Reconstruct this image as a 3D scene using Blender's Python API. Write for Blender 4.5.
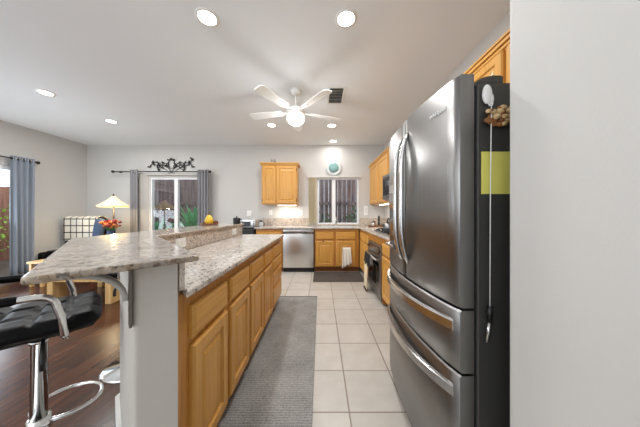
import bpy, bmesh, math, random
from mathutils import Vector, Matrix
random.seed(7)
PI = math.pi
for o in list(bpy.data.objects):
    bpy.data.objects.remove(o)
S = bpy.context.scene
C = S.collection

# ------------------------------------------------------------------ camera, world, exposure
cam_d = bpy.data.cameras.new('camera')
cam = bpy.data.objects.new('camera', cam_d)
C.objects.link(cam)
cam.location = (0, 0, 1.18)
cam.rotation_euler = (PI / 2, 0, 0)
cam_d.sensor_width = 36
cam_d.lens = 216 / 640 * 36
cam_d.shift_x = -0.0008
cam_d.shift_y = -0.0008
cam_d.clip_start = 0.02
S.camera = cam

w = bpy.data.worlds.new('sky')
S.world = w
w.use_nodes = True
bg = w.node_tree.nodes['Background']
bg.inputs[0].default_value = (0.80, 0.89, 1.0, 1)
bg.inputs[1].default_value = 1.5

S.view_settings.view_transform = 'Standard'
S.view_settings.look = 'None'
S.view_settings.exposure = 0.78
S.view_settings.gamma = 1
S.view_settings.use_curve_mapping = False

CAN_W = 10.0        # each recessed lamp
FAN_W = 4.5
LAMP_W = 5.0


def area(name, loc, rot, sx, sy, power, col=(1, 1, 1), shape='RECTANGLE', spread=PI):
    l = bpy.data.lights.new(name, 'AREA')
    l.shape = shape
    l.size = sx
    if shape in ('RECTANGLE', 'ELLIPSE'):
        l.size_y = sy
    l.energy = power
    l.color = col
    l.spread = spread
    o = bpy.data.objects.new(name, l)
    C.objects.link(o)
    o.location = loc
    o.rotation_euler = rot
    return o


# daylight through the patio door on the left wall; fill added behind the camera to brighten the ceiling
area('door_daylight', (-5.24, 2.75, 1.05), (0, math.radians(-118), 0), 1.9, 1.7, 26, (0.82, 0.91, 1.0))
area('rear_ceiling_fill', (-3.0, -2.6, 1.6), (math.radians(165), 0, 0), 4.2, 2.0, 74, (0.96, 0.98, 1.0))


# ------------------------------------------------------------------ materials
def newmat(name):
    m = bpy.data.materials.new(name)
    m.use_nodes = True
    nt = m.node_tree
    return m, nt, nt.nodes['Principled BSDF']


def lin(r, g, b):
    f = lambda c: ((c / 255 + 0.055) / 1.055) ** 2.4 if c > 10 else c / 255 / 12.92
    return (f(r), f(g), f(b), 1)


def simple(name, rgb, rough=0.5, metal=0.0, noise=0.0, scale=20.0, emit=None, estr=0, coat=0, bump=0, alpha=None):
    m, nt, p = newmat(name)
    col = lin(*rgb)
    p.inputs['Base Color'].default_value = col
    p.inputs['Roughness'].default_value = rough
    p.inputs['Metallic'].default_value = metal
    if coat:
        p.inputs['Coat Weight'].default_value = coat
        p.inputs['Coat Roughness'].default_value = 0.08
    if noise or bump:
        tc = nt.nodes.new('ShaderNodeTexCoord')
        n = nt.nodes.new('ShaderNodeTexNoise')
        n.inputs['Scale'].default_value = scale
        n.inputs['Detail'].default_value = 4
        nt.links.new(tc.outputs['Object'], n.inputs['Vector'])
        if noise:
            r = nt.nodes.new('ShaderNodeValToRGB')
            r.color_ramp.elements[0].position = 0.3
            r.color_ramp.elements[1].position = 0.7
            r.color_ramp.elements[0].color = tuple(c * (1 - noise) for c in col[:3]) + (1,)
            r.color_ramp.elements[1].color = tuple(min(1, c * (1 + noise)) for c in col[:3]) + (1,)
            nt.links.new(n.outputs['Fac'], r.inputs['Fac'])
            nt.links.new(r.outputs['Color'], p.inputs['Base Color'])
        if bump:
            b = nt.nodes.new('ShaderNodeBump')
            b.inputs['Strength'].default_value = bump
            b.inputs['Distance'].default_value = 0.003
            nt.links.new(n.outputs['Fac'], b.inputs['Height'])
            nt.links.new(b.outputs['Normal'], p.inputs['Normal'])
    if emit:
        p.inputs['Emission Color'].default_value = lin(*emit)
        p.inputs['Emission Strength'].default_value = estr
    return m


def wood(name, c1, c2, axis, scale=9.0, rough=0.38):
    """grain stretched along one axis"""
    m, nt, p = newmat(name)
    tc = nt.nodes.new('ShaderNodeTexCoord')
    mp = nt.nodes.new('ShaderNodeMapping')
    sc = [scale * 5] * 3
    sc[axis] = scale * 0.25
    mp.inputs['Scale'].default_value = sc
    n = nt.nodes.new('ShaderNodeTexNoise')
    n.inputs['Scale'].default_value = 1.0
    n.inputs['Detail'].default_value = 6
    n.inputs['Distortion'].default_value = 0.6
    r = nt.nodes.new('ShaderNodeValToRGB')
    r.color_ramp.elements[0].position = 0.28
    r.color_ramp.elements[1].position = 0.66
    r.color_ramp.elements[0].color = lin(*c1)
    r.color_ramp.elements[1].color = lin(*c2)
    nt.links.new(tc.outputs['Object'], mp.inputs['Vector'])
    nt.links.new(mp.outputs['Vector'], n.inputs['Vector'])
    nt.links.new(n.outputs['Fac'], r.inputs['Fac'])
    nt.links.new(r.outputs['Color'], p.inputs['Base Color'])
    p.inputs['Roughness'].default_value = rough
    return m


def granite(name, base, mid, dark, rough=0.12):
    m, nt, p = newmat(name)
    L = nt.links.new
    tc = nt.nodes.new('ShaderNodeTexCoord')
    n1 = nt.nodes.new('ShaderNodeTexNoise')
    n1.inputs['Scale'].default_value = 9
    n1.inputs['Detail'].default_value = 8
    n1.inputs['Roughness'].default_value = 0.7
    n1.inputs['Distortion'].default_value = 1.2
    n2 = nt.nodes.new('ShaderNodeTexNoise')
    n2.inputs['Scale'].default_value = 60
    n2.inputs['Detail'].default_value = 5
    n2.inputs['Roughness'].default_value = 0.75
    v = nt.nodes.new('ShaderNodeTexVoronoi')
    v.inputs['Scale'].default_value = 75
    for q in (n1, n2, v):
        L(tc.outputs['Object'], q.inputs['Vector'])
    r1 = nt.nodes.new('ShaderNodeValToRGB')
    r1.color_ramp.elements[0].position = 0.36
    r1.color_ramp.elements[0].color = lin(*mid)
    r1.color_ramp.elements[1].position = 0.56
    r1.color_ramp.elements[1].color = lin(*base)
    L(n1.outputs['Fac'], r1.inputs['Fac'])
    r2 = nt.nodes.new('ShaderNodeValToRGB')
    r2.color_ramp.elements[0].position = 0.42
    r2.color_ramp.elements[0].color = (1, 1, 1, 1)
    r2.color_ramp.elements[1].position = 0.475
    r2.color_ramp.elements[1].color = (0, 0, 0, 1)
    L(n2.outputs['Fac'], r2.inputs['Fac'])
    mx = nt.nodes.new('ShaderNodeMix')
    mx.data_type = 'RGBA'
    L(r2.outputs['Color'], mx.inputs['Factor'])
    L(r1.outputs['Color'], mx.inputs['A'])
    mx.inputs['B'].default_value = lin(*dark)
    r3 = nt.nodes.new('ShaderNodeValToRGB')
    r3.color_ramp.elements[0].position = 0.0
    r3.color_ramp.elements[0].color = (0.35, 0.35, 0.35, 1)
    r3.color_ramp.elements[1].position = 0.8
    r3.color_ramp.elements[1].color = (0, 0, 0, 1)
    L(v.outputs['Color'], r3.inputs['Fac'])
    mx2 = nt.nodes.new('ShaderNodeMix')
    mx2.data_type = 'RGBA'
    L(r3.outputs['Color'], mx2.inputs['Factor'])
    L(mx.outputs['Result'], mx2.inputs['A'])
    mx2.inputs['B'].default_value = lin(238, 232, 224)
    L(mx2.outputs['Result'], p.inputs['Base Color'])
    p.inputs['Roughness'].default_value = rough
    return m


def math_node(nt, op, a, b=None, clamp=False):
    n = nt.nodes.new('ShaderNodeMath')
    n.operation = op
    n.use_clamp = clamp
    for i, x in enumerate((a, b)):
        if x is None:
            continue
        if isinstance(x, (int, float)):
            n.inputs[i].default_value = x
        else:
            nt.links.new(x, n.inputs[i])
    return n.outputs[0]


def tile_mat():
    m, nt, p = newmat('beige_tile')
    L = nt.links.new
    tc = nt.nodes.new('ShaderNodeTexCoord')
    sp = nt.nodes.new('ShaderNodeSeparateXYZ')
    L(tc.outputs['Object'], sp.inputs[0])
    T = 0.3385

    def line(out, off):
        a = math_node(nt, 'DIVIDE', math_node(nt, 'SUBTRACT', out, off), T)
        fr = math_node(nt, 'FRACT', a)
        d = math_node(nt, 'MINIMUM', fr, math_node(nt, 'SUBTRACT', 1.0, fr))
        return d, math_node(nt, 'FLOOR', a)
    dx, ix = line(sp.outputs['X'], 0.171 - 10 * T)
    dy, iy = line(sp.outputs['Y'], 1.279 - 10 * T)
    d = math_node(nt, 'MINIMUM', dx, dy)
    r = nt.nodes.new('ShaderNodeValToRGB')
    r.color_ramp.elements[0].position = 0.009
    r.color_ramp.elements[0].color = (1, 1, 1, 1)
    r.color_ramp.elements[1].position = 0.017
    r.color_ramp.elements[1].color = (0, 0, 0, 1)
    L(d, r.inputs['Fac'])
    n = nt.nodes.new('ShaderNodeTexNoise')
    n.inputs['Scale'].default_value = 7
    n.inputs['Detail'].default_value = 6
    L(tc.outputs['Object'], n.inputs['Vector'])
    wn = nt.nodes.new('ShaderNodeTexWhiteNoise')
    wn.noise_dimensions = '2D'
    cb = nt.nodes.new('ShaderNodeCombineXYZ')
    L(ix, cb.inputs[0])
    L(iy, cb.inputs[1])
    L(cb.outputs[0], wn.inputs['Vector'])
    f = math_node(nt, 'ADD', math_node(nt, 'MULTIPLY', n.outputs['Fac'], 0.75), math_node(nt, 'MULTIPLY', wn.outputs['Value'], 0.25))
    r2 = nt.nodes.new('ShaderNodeValToRGB')
    r2.color_ramp.elements[0].position = 0.3
    r2.color_ramp.elements[0].color = lin(184, 178, 169)
    r2.color_ramp.elements[1].position = 0.75
    r2.color_ramp.elements[1].color = lin(202, 197, 189)
    L(f, r2.inputs['Fac'])
    mx = nt.nodes.new('ShaderNodeMix')
    mx.data_type = 'RGBA'
    L(r.outputs['Color'], mx.inputs['Factor'])
    L(r2.outputs['Color'], mx.inputs['A'])
    mx.inputs['B'].default_value = lin(140, 126, 112)
    L(mx.outputs['Result'], p.inputs['Base Color'])
    p.inputs['Roughness'].default_value = 0.35
    b = nt.nodes.new('ShaderNodeBump')
    b.inputs['Strength'].default_value = 0.4
    b.inputs['Distance'].default_value = 0.003
    b.invert = True
    L(r.outputs['Color'], b.inputs['Height'])
    L(b.outputs['Normal'], p.inputs['Normal'])
    return m


def plank_mat():
    m, nt, p = newmat('dark_plank_floor')
    L = nt.links.new
    tc = nt.nodes.new('ShaderNodeTexCoord')
    mp = nt.nodes.new('ShaderNodeMapping')
    mp.inputs['Rotation'].default_value = (0, 0, PI / 2)
    L(tc.outputs['Object'], mp.inputs['Vector'])
    br = nt.nodes.new('ShaderNodeTexBrick')
    br.inputs['Scale'].default_value = 1
    br.inputs['Brick Width'].default_value = 1.2
    br.inputs['Row Height'].default_value = 0.125
    br.inputs['Mortar Size'].default_value = 0.0018
    br.inputs['Color1'].default_value = lin(64, 37, 24)
    br.inputs['Color2'].default_value = lin(88, 52, 34)
    br.inputs['Mortar'].default_value = lin(40, 25, 20)
    br.offset = 0.37
    L(mp.outputs['Vector'], br.inputs['Vector'])
    mp2 = nt.nodes.new('ShaderNodeMapping')
    mp2.inputs['Scale'].default_value = (45, 2.0, 10)
    L(tc.outputs['Object'], mp2.inputs['Vector'])
    n = nt.nodes.new('ShaderNodeTexNoise')
    n.inputs['Scale'].default_value = 1
    n.inputs['Detail'].default_value = 5
    L(mp2.outputs['Vector'], n.inputs['Vector'])
    r = nt.nodes.new('ShaderNodeValToRGB')
    r.color_ramp.elements[0].position = 0.3
    r.color_ramp.elements[0].color = (0.55, 0.55, 0.55, 1)
    r.color_ramp.elements[1].position = 0.7
    r.color_ramp.elements[1].color = (1.2, 1.2, 1.2, 1)
    L(n.outputs['Fac'], r.inputs['Fac'])
    mx = nt.nodes.new('ShaderNodeMix')
    mx.data_type = 'RGBA'
    mx.blend_type = 'MULTIPLY'
    mx.inputs['Factor'].default_value = 1
    L(br.outputs['Color'], mx.inputs['A'])
    L(r.outputs['Color'], mx.inputs['B'])
    L(mx.outputs['Result'], p.inputs['Base Color'])
    p.inputs['Roughness'].default_value = 0.24
    p.inputs['Specular IOR Level'].default_value = 0.3
    return m


def brushed(name, rgb, axis, rough=0.26, streak=0.10):
    """stainless steel brushed along one axis"""
    m, nt, p = newmat(name)
    L = nt.links.new
    col = lin(*rgb)
    tc = nt.nodes.new('ShaderNodeTexCoord')
    mp = nt.nodes.new('ShaderNodeMapping')
    sc = [220] * 3
    sc[axis] = 2.0
    mp.inputs['Scale'].default_value = sc
    n = nt.nodes.new('ShaderNodeTexNoise')
    n.inputs['Scale'].default_value = 1
    n.inputs['Detail'].default_value = 3
    L(tc.outputs['Object'], mp.inputs['Vector'])
    L(mp.outputs['Vector'], n.inputs['Vector'])
    r = nt.nodes.new('ShaderNodeValToRGB')
    r.color_ramp.elements[0].color = tuple(c * (1 - streak) for c in col[:3]) + (1,)
    r.color_ramp.elements[1].color = tuple(c * (1 + streak) for c in col[:3]) + (1,)
    L(n.outputs['Fac'], r.inputs['Fac'])
    L(r.outputs['Color'], p.inputs['Base Color'])
    p.inputs['Metallic'].default_value = 1
    p.inputs['Roughness'].default_value = rough
    b = nt.nodes.new('ShaderNodeBump')
    b.inputs['Strength'].default_value = 0.06
    b.inputs['Distance'].default_value = 0.001
    L(n.outputs['Fac'], b.inputs['Height'])
    L(b.outputs['Normal'], p.inputs['Normal'])
    return m


def rib_mat(name, c1, c2, axis, period):
    """woven rug: ribs across one axis broken up by noise"""
    m, nt, p = newmat(name)
    L = nt.links.new
    tc = nt.nodes.new('ShaderNodeTexCoord')
    wv = nt.nodes.new('ShaderNodeTexWave')
    wv.wave_type = 'BANDS'
    wv.bands_direction = 'XYZ'[axis]
    wv.inputs['Scale'].default_value = 2 * PI / period / 20
    wv.inputs['Distortion'].default_value = 1.5
    wv.inputs['Detail'].default_value = 2
    n = nt.nodes.new('ShaderNodeTexNoise')
    n.inputs['Scale'].default_value = 3.5
    n.inputs['Detail'].default_value = 3
    n2 = nt.nodes.new('ShaderNodeTexNoise')
    n2.inputs['Scale'].default_value = 110
    n2.inputs['Detail'].default_value = 2
    for q in (wv, n, n2):
        L(tc.outputs['Object'], q.inputs['Vector'])
    f = math_node(nt, 'ADD', math_node(nt, 'MULTIPLY', wv.outputs['Fac'], 0.16),
                  math_node(nt, 'ADD', math_node(nt, 'MULTIPLY', n.outputs['Fac'], 0.45),
                            math_node(nt, 'MULTIPLY', n2.outputs['Fac'], 0.52)))
    r = nt.nodes.new('ShaderNodeValToRGB')
    r.color_ramp.elements[0].position = 0.35
    r.color_ramp.elements[0].color = lin(*c1)
    r.color_ramp.elements[1].position = 0.78
    r.color_ramp.elements[1].color = lin(*c2)
    L(f, r.inputs['Fac'])
    L(r.outputs['Color'], p.inputs['Base Color'])
    p.inputs['Roughness'].default_value = 0.95
    b = nt.nodes.new('ShaderNodeBump')
    b.inputs['Strength'].default_value = 0.7
    b.inputs['Distance'].default_value = 0.006
    L(f, b.inputs['Height'])
    L(b.outputs['Normal'], p.inputs['Normal'])
    return m


def plaid_mat():
    m, nt, p = newmat('plaid_cloth')
    L = nt.links.new
    tc = nt.nodes.new('ShaderNodeTexCoord')
    sp = nt.nodes.new('ShaderNodeSeparateXYZ')
    L(tc.outputs['Object'], sp.inputs[0])

    def band(out, T, off, wd):
        fr = math_node(nt, 'FRACT', math_node(nt, 'DIVIDE', math_node(nt, 'ADD', out, off), T))
        return math_node(nt, 'LESS_THAN', fr, wd)
    a = math_node(nt, 'MAXIMUM', band(sp.outputs['X'], 0.125, 5.02, 0.15), band(sp.outputs['Z'], 0.135, 0.03, 0.15))
    mx = nt.nodes.new('ShaderNodeMix')
    mx.data_type = 'RGBA'
    L(a, mx.inputs['Factor'])
    mx.inputs['A'].default_value = lin(226, 220, 206)
    mx.inputs['B'].default_value = lin(58, 52, 46)
    L(mx.outputs['Result'], p.inputs['Base Color'])
    p.inputs['Roughness'].default_value = 0.9
    return m


def glass_mat(name='clear_glass'):
    m, nt, p = newmat(name)
    out = nt.nodes['Material Output']
    tr = nt.nodes.new('ShaderNodeBsdfTransparent')
    gl = nt.nodes.new('ShaderNodeBsdfGlossy')
    gl.inputs['Roughness'].default_value = 0.03
    fr = nt.nodes.new('ShaderNodeFresnel')
    fr.inputs['IOR'].default_value = 1.5
    mix = nt.nodes.new('ShaderNodeMixShader')
    nt.links.new(fr.outputs[0], mix.inputs[0])
    nt.links.new(tr.outputs[0], mix.inputs[1])
    nt.links.new(gl.outputs[0], mix.inputs[2])
    nt.links.new(mix.outputs[0], out.inputs['Surface'])
    return m


M = {}
M['wall'] = simple('greige_wall_paint', (201, 199, 195), 0.75, bump=0.12, scale=140)
M['barwall'] = simple('warm_greige_bar_wall', (203, 197, 188), 0.75, bump=0.12, scale=140)  # slightly warmer tone than the other walls
M['ceil'] = simple('ceiling_paint', (240, 243, 245), 0.85)
M['trim'] = simple('white_trim_paint', (228, 226, 222), 0.45)
M['tile'] = tile_mat()
M['plank'] = plank_mat()
OA, OB = (192, 136, 58), (211, 158, 78)
FA, FB = (164, 104, 42), (194, 136, 60)
M['oak_z'] = wood('oak_vertical_grain', OA, OB, 2)
M['oak_y'] = wood('oak_grain_along_run', OA, OB, 1)
M['oak_x'] = wood('oak_grain_across', OA, OB, 0)
M['frame_z'] = wood('oak_face_frame', FA, FB, 2)
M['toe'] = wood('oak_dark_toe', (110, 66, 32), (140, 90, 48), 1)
M['pine'] = wood('pale_pine', (196, 156, 98), (222, 186, 128), 2)
M['granite'] = granite('granite', (203, 196, 187), (164, 154, 144), (70, 66, 66))
M['granite_edge'] = granite('granite_rough_edge', (160, 138, 112), (112, 93, 75), (54, 46, 40), 0.3)
M['granite_splash'] = granite('granite_splash', (204, 188, 170), (166, 148, 132), (92, 80, 76))
M['granite_bar'] = granite('granite_bar', (182, 172, 159), (146, 134, 122), (100, 91, 84))
M['steel_z'] = brushed('stainless_vertical', (140, 139, 138), 2, 0.36)
M['steel_y'] = brushed('stainless_horizontal', (140, 139, 138), 1, 0.36)
M['steel_h'] = brushed('stainless_handle', (205, 204, 202), 1, 0.22, 0.04)
M['steel_x'] = brushed('stainless_across', (212, 211, 209), 2, 0.3)
M['chrome'] = simple('chrome', (232, 232, 230), 0.12, 1)
M['dkgrey'] = simple('charcoal_painted_steel', (72, 71, 68), 0.42, 0.3)
M['black'] = simple('black_plastic', (22, 22, 23), 0.4)
M['blackgloss'] = simple('black_glass', (12, 12, 14), 0.06)
M['iron'] = simple('black_iron', (26, 24, 23), 0.55)
M['leather'] = simple('black_leather', (13, 13, 14), 0.42, noise=0.1, scale=60, bump=0.1)
M['leather'].node_tree.nodes['Principled BSDF'].inputs['Specular IOR Level'].default_value = 0.15
M['white'] = simple('white_plastic', (236, 235, 231), 0.4)
M['vinyl'] = simple('white_vinyl_frame', (238, 239, 240), 0.4)
M['cream'] = simple('cream_vinyl_slat', (226, 216, 190), 0.6)
M['slatgrey'] = simple('pale_grey_slat', (206, 203, 198), 0.6)
M['curtain'] = simple('grey_curtain_cloth', (140, 140, 144), 0.9, noise=0.12, scale=220)
M['curtain_daylit'] = simple('daylit_curtain_cloth', (134, 143, 154), 0.9, noise=0.12, scale=220)  # grey cloth with the door's blue daylight tint put into its colour
M['rug'] = rib_mat('grey_ribbed_rug', (104, 104, 103), (172, 170, 167), 1, 0.016)
M['mat'] = rib_mat('dark_mat', (62, 55, 52), (92, 84, 80), 0, 0.02)
M['rugedge'] = simple('dark_rug_binding', (70, 68, 67), 0.95)
M['glass'] = glass_mat()
M['fence'] = wood('weathered_fence_board', (66, 55, 56), (120, 100, 95), 2, 4, 0.85)
M['fence_side'] = wood('reddish_fence_board', (126, 82, 62), (170, 120, 96), 2, 4, 0.85)
M['ground'] = simple('garden_soil', (92, 78, 66), 0.95, noise=0.3, scale=6)
M['patio'] = simple('patio_concrete', (150, 140, 130), 0.9, noise=0.1, scale=5)
M['agave'] = simple('agave_green', (84, 160, 104), 0.5, noise=0.3, scale=12)
M['leaf'] = simple('leaf_green', (70, 112, 62), 0.6, noise=0.4, scale=9)
M['lime'] = simple('lime_leaf', (150, 190, 60), 0.6, noise=0.3, scale=9)
M['stem'] = simple('plant_stem', (96, 74, 50), 0.8)
M['teal'] = simple('teal_glaze', (118, 158, 156), 0.35, noise=0.12, scale=14)
M['glaze'] = simple('white_glaze', (206, 212, 212), 0.2)
M['towelwhite'] = simple('white_terry', (232, 228, 218), 0.95, bump=0.5, scale=300)
M['towelcream'] = simple('cream_cloth', (222, 208, 176), 0.95, bump=0.4, scale=300)
M['towelblack'] = simple('black_cloth', (26, 25, 27), 0.95)
M['plaid'] = plaid_mat()
M['navy'] = simple('slate_blue_cloth', (70, 88, 116), 0.9)
M['yellow'] = simple('yellow_paper', (226, 219, 112), 0.8)
M['gourd'] = simple('yellow_gourd_skin', (226, 186, 50), 0.4, noise=0.15, scale=18)
M['rust'] = simple('rust_gourd_skin', (112, 56, 34), 0.45, noise=0.3, scale=14)
M['red'] = simple('red_petal', (150, 36, 40), 0.7, noise=0.3, scale=30)
M['orange'] = simple('orange_petal', (224, 132, 64), 0.7, noise=0.3, scale=30)
M['bronze'] = simple('dark_bronze', (52, 46, 42), 0.4, 0.6)
M['shade'] = simple('lamp_shade_cloth', (246, 226, 176), 0.8, emit=(255, 226, 160), estr=0.28)
M['lens'] = simple('lit_lamp_lens', (255, 255, 255), 0.5, emit=(255, 250, 240), estr=9)
M['bowl'] = simple('lit_glass_bowl', (255, 255, 255), 0.5, emit=(255, 252, 246), estr=3.5)
M['underlens'] = simple('lit_strip_lens', (255, 255, 255), 0.5, emit=(255, 246, 230), estr=4)
M['display'] = simple('dark_display', (28, 34, 44), 0.15)
M['slotdark'] = simple('dark_slot', (40, 40, 40), 0.7)
M['silvertxt'] = simple('silver_lettering', (235, 235, 235), 0.3, 0.2)
M['wreathbrown'] = simple('brown_dried_leaf', (134, 88, 48), 0.8, noise=0.4, scale=60)
M['wreathpale'] = simple('pale_dried_leaf', (206, 176, 130), 0.8, noise=0.3, scale=60)
M['burner'] = simple('cast_iron', (30, 30, 31), 0.6)
M['board'] = wood('brown_tray_wood', (96, 60, 34), (140, 92, 54), 1)
M['roundedge'] = simple('grey_paint_bracket', (176, 172, 166), 0.5)
M['plategrey'] = simple('grey_brown_steel', (112, 103, 94), 0.4, 0.5)


# ------------------------------------------------------------------ mesh builder
class MB:
    def __init__(self, f=None):
        self.bm = bmesh.new()
        self.f = f

    def _merge(self, bm, smooth=False):
        bmesh.ops.recalc_face_normals(bm, faces=bm.faces[:])
        for fc in bm.faces:
            fc.smooth = smooth
        me = bpy.data.meshes.new('tmp')
        bm.to_mesh(me)
        bm.free()
        self.bm.from_mesh(me)
        bpy.data.meshes.remove(me)
        return self

    def box(self, lo, hi, bev=0.0, seg=2, rot=None):
        bm = bmesh.new()
        bmesh.ops.create_cube(bm, size=1)
        c = [(a + b) / 2 for a, b in zip(lo, hi)]
        s = [abs(b - a) for a, b in zip(lo, hi)]
        for v in bm.verts:
            v.co = Vector((v.co.x * s[0], v.co.y * s[1], v.co.z * s[2]))
        if bev:
            bmesh.ops.bevel(bm, geom=bm.edges[:], offset=min(bev, min(s) * 0.49), segments=seg, affect='EDGES', profile=0.5)
        for v in bm.verts:
            if rot:
                v.co = rot @ v.co
            v.co += Vector(c)
        return self._merge(bm, bool(bev) and seg > 2)

    def prism(self, pts, z0, z1, bev=0.0, seg=2):
        bm = bmesh.new()
        vs = [bm.verts.new((p[0], p[1], z0)) for p in pts]
        f = bm.faces.new(vs)
        r = bmesh.ops.extrude_face_region(bm, geom=[f])
        for v in r['geom']:
            if isinstance(v, bmesh.types.BMVert):
                v.co.z = z1
        bmesh.ops.recalc_face_normals(bm, faces=bm.faces[:])
        if bev:
            es = [e for e in bm.edges if abs(e.verts[0].co.z - e.verts[1].co.z) < 1e-6]
            bmesh.ops.bevel(bm, geom=es, offset=bev, segments=seg, affect='EDGES', profile=0.5)
        return self._merge(bm, False)

    def lathe(self, prof, c=(0, 0, 0), n=24, smooth=True, axis=2, cap=True):
        bm = bmesh.new()
        rings = []
        for r, z in prof:
            if r < 1e-6:
                rings.append([bm.verts.new((0, 0, z))])
            else:
                rings.append([bm.verts.new((r * math.cos(2 * PI * k / n), r * math.sin(2 * PI * k / n), z)) for k in range(n)])
        for a, b in zip(rings, rings[1:]):
            if len(a) == 1 and len(b) == 1:
                continue
            for k in range(n):
                k2 = (k + 1) % n
                if len(a) == 1:
                    bm.faces.new((a[0], b[k], b[k2]))
                elif len(b) == 1:
                    bm.faces.new((a[k], a[k2], b[0]))
                else:
                    bm.faces.new((a[k], a[k2], b[k2], b[k]))
        if cap:
            for rg in (rings[0], rings[-1]):
                if len(rg) > 2:
                    bm.faces.new(rg)
        for v in bm.verts:
            x, y, z = v.co
            if axis == 0:
                v.co = Vector((z, x, y))
            elif axis == 1:
                v.co = Vector((x, z, y))
            v.co += Vector(c)
        return self._merge(bm, smooth)

    def tube(self, pts, r, n=10, closed=False, smooth=True, flat=None):
        """r: radius or list; flat=(wn,wb) gives a rectangular/elliptical section scale"""
        pts = [Vector(p) for p in pts]
        N = len(pts)
        rs = r if isinstance(r, (list, tuple)) else [r] * N
        bm = bmesh.new()
        rings = []
        prev = None
        for i, p in enumerate(pts):
            a = pts[i - 1] if (i or closed) else p
            b = pts[(i + 1) % N] if (i < N - 1 or closed) else p
            t = (b - a).normalized()
            if prev is None:
                ref = Vector((0, 0, 1)) if abs(t.z) < 0.9 else Vector((1, 0, 0))
                u = t.cross(ref).normalized()
            else:
                u = (prev - t * prev.dot(t)).normalized()
            prev = u
            v = t.cross(u)
            sx, sy = flat if flat else (1, 1)
            ring = []
            for k in range(n):
                an = 2 * PI * (k + 0.5) / n
                ring.append(bm.verts.new(p + (u * math.cos(an) * sx + v * math.sin(an) * sy) * rs[i]))
            rings.append(ring)
        prs = list(zip(rings, rings[1:]))
        if closed:
            prs.append((rings[-1], rings[0]))
        for a, b in prs:
            for k in range(n):
                k2 = (k + 1) % n
                bm.faces.new((a[k], a[k2], b[k2], b[k]))
        if not closed:
            bm.faces.new(rings[0])
            bm.faces.new(rings[-1])
        return self._merge(bm, smooth)

    def sphere(self, c, r, sc=(1, 1, 1), n=16):
        bm = bmesh.new()
        bmesh.ops.create_uvsphere(bm, u_segments=n, v_segments=max(6, n // 2), radius=r)
        for v in bm.verts:
            v.co = Vector((v.co.x * sc[0], v.co.y * sc[1], v.co.z * sc[2])) + Vector(c)
        return self._merge(bm, True)

    def rings(self, u0, u1, v0, v1, prof):
        """nested rectangles in (u, v, depth): doors and drawer fronts; prof = (inset, depth)"""
        bm = bmesh.new()
        R = []
        for ins, d in prof:
            R.append([bm.verts.new(q) for q in ((u0 + ins, v0 + ins, d), (u1 - ins, v0 + ins, d), (u1 - ins, v1 - ins, d), (u0 + ins, v1 - ins, d))])
        for a, b in zip(R, R[1:]):
            for k in range(4):
                k2 = (k + 1) % 4
                bm.faces.new((a[k], a[k2], b[k2], b[k]))
        bm.faces.new(R[0])
        bm.faces.new(R[-1])
        return self._merge(bm, False)

    def grid(self, fn, nu, nv, th=0.0, smooth=True):
        """surface fn(u,v) over 0..1; th thickens it along its normals"""
        bm = bmesh.new()
        g = [[bm.verts.new(fn(i / nu, j / nv)) for j in range(nv + 1)] for i in range(nu + 1)]
        for i in range(nu):
            for j in range(nv):
                bm.faces.new((g[i][j], g[i + 1][j], g[i + 1][j + 1], g[i][j + 1]))
        if th:
            bmesh.ops.recalc_face_normals(bm, faces=bm.faces[:])
            bmesh.ops.solidify(bm, geom=bm.faces[:], thickness=th)
        return self._merge(bm, smooth)

    def quad(self, a, b, c, d):
        bm = bmesh.new()
        bm.faces.new([bm.verts.new(p) for p in (a, b, c, d)])
        return self._merge(bm)

    def build(self, name, mat, parent=None, local=False, dz=0.0):
        if dz:
            for v in self.bm.verts:
                v.co.z += dz
        if self.f:
            for v in self.bm.verts:
                v.co = Vector(self.f(*v.co))
            bmesh.ops.recalc_face_normals(self.bm, faces=self.bm.faces[:])
        off = Vector((0, 0, 0))
        if parent is not None and not local:
            q = parent
            while q is not None:
                off += q.location
                q = q.parent
        elif parent is None and not local:
            # origin at the base of the thing
            pass
        if off.length:
            for v in self.bm.verts:
                v.co -= off
        me = bpy.data.meshes.new(name)
        self.bm.to_mesh(me)
        self.bm.free()
        me.materials.append(mat)
        o = bpy.data.objects.new(name, me)
        C.objects.link(o)
        if parent is not None:
            o.parent = parent
        return o


def tag(o, label, cat, group=None):
    o['label'] = label
    o['category'] = cat
    if group:
        o['group'] = group
    return o


def thing(name, label, cat, loc=(0, 0, 0), group=None, rz=0):
    o = bpy.data.objects.new(name, None)
    o.empty_display_size = 0.1
    C.objects.link(o)
    o.location = loc
    o.rotation_euler = (0, 0, rz)
    return tag(o, label, cat, group)


def struct(o):
    o['kind'] = 'structure'
    return o


def copy_tree(o, parent=None):
    c = o.copy()
    C.objects.link(c)
    if parent is not None:
        c.parent = parent
    for ch in list(o.children):
        copy_tree(ch, c)
    return c


def round_poly(pts, rad, n=5):
    """round the corners of a plan polygon; rad maps index -> radius"""
    out = []
    N = len(pts)
    for i, p in enumerate(pts):
        r = rad.get(i, 0)
        P = Vector(p)
        if not r:
            out.append(tuple(P))
            continue
        a = (Vector(pts[i - 1]) - P).normalized()
        b = (Vector(pts[(i + 1) % N]) - P).normalized()
        ang = a.angle(b)
        d = r / math.tan(ang / 2)
        A, B = P + a * d, P + b * d
        for k in range(n + 1):
            t = k / n
            out.append(tuple(A * (1 - t) ** 2 + P * 2 * t * (1 - t) + B * t * t))
    return out


def copies(src, loc, label=None):
    c = copy_tree(src)
    c.location = loc
    if label:
        c['label'] = label
    return c


H = 2.72
YB = 4.90
XL, XR = -5.295, 1.44
YR = -3.0

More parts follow.
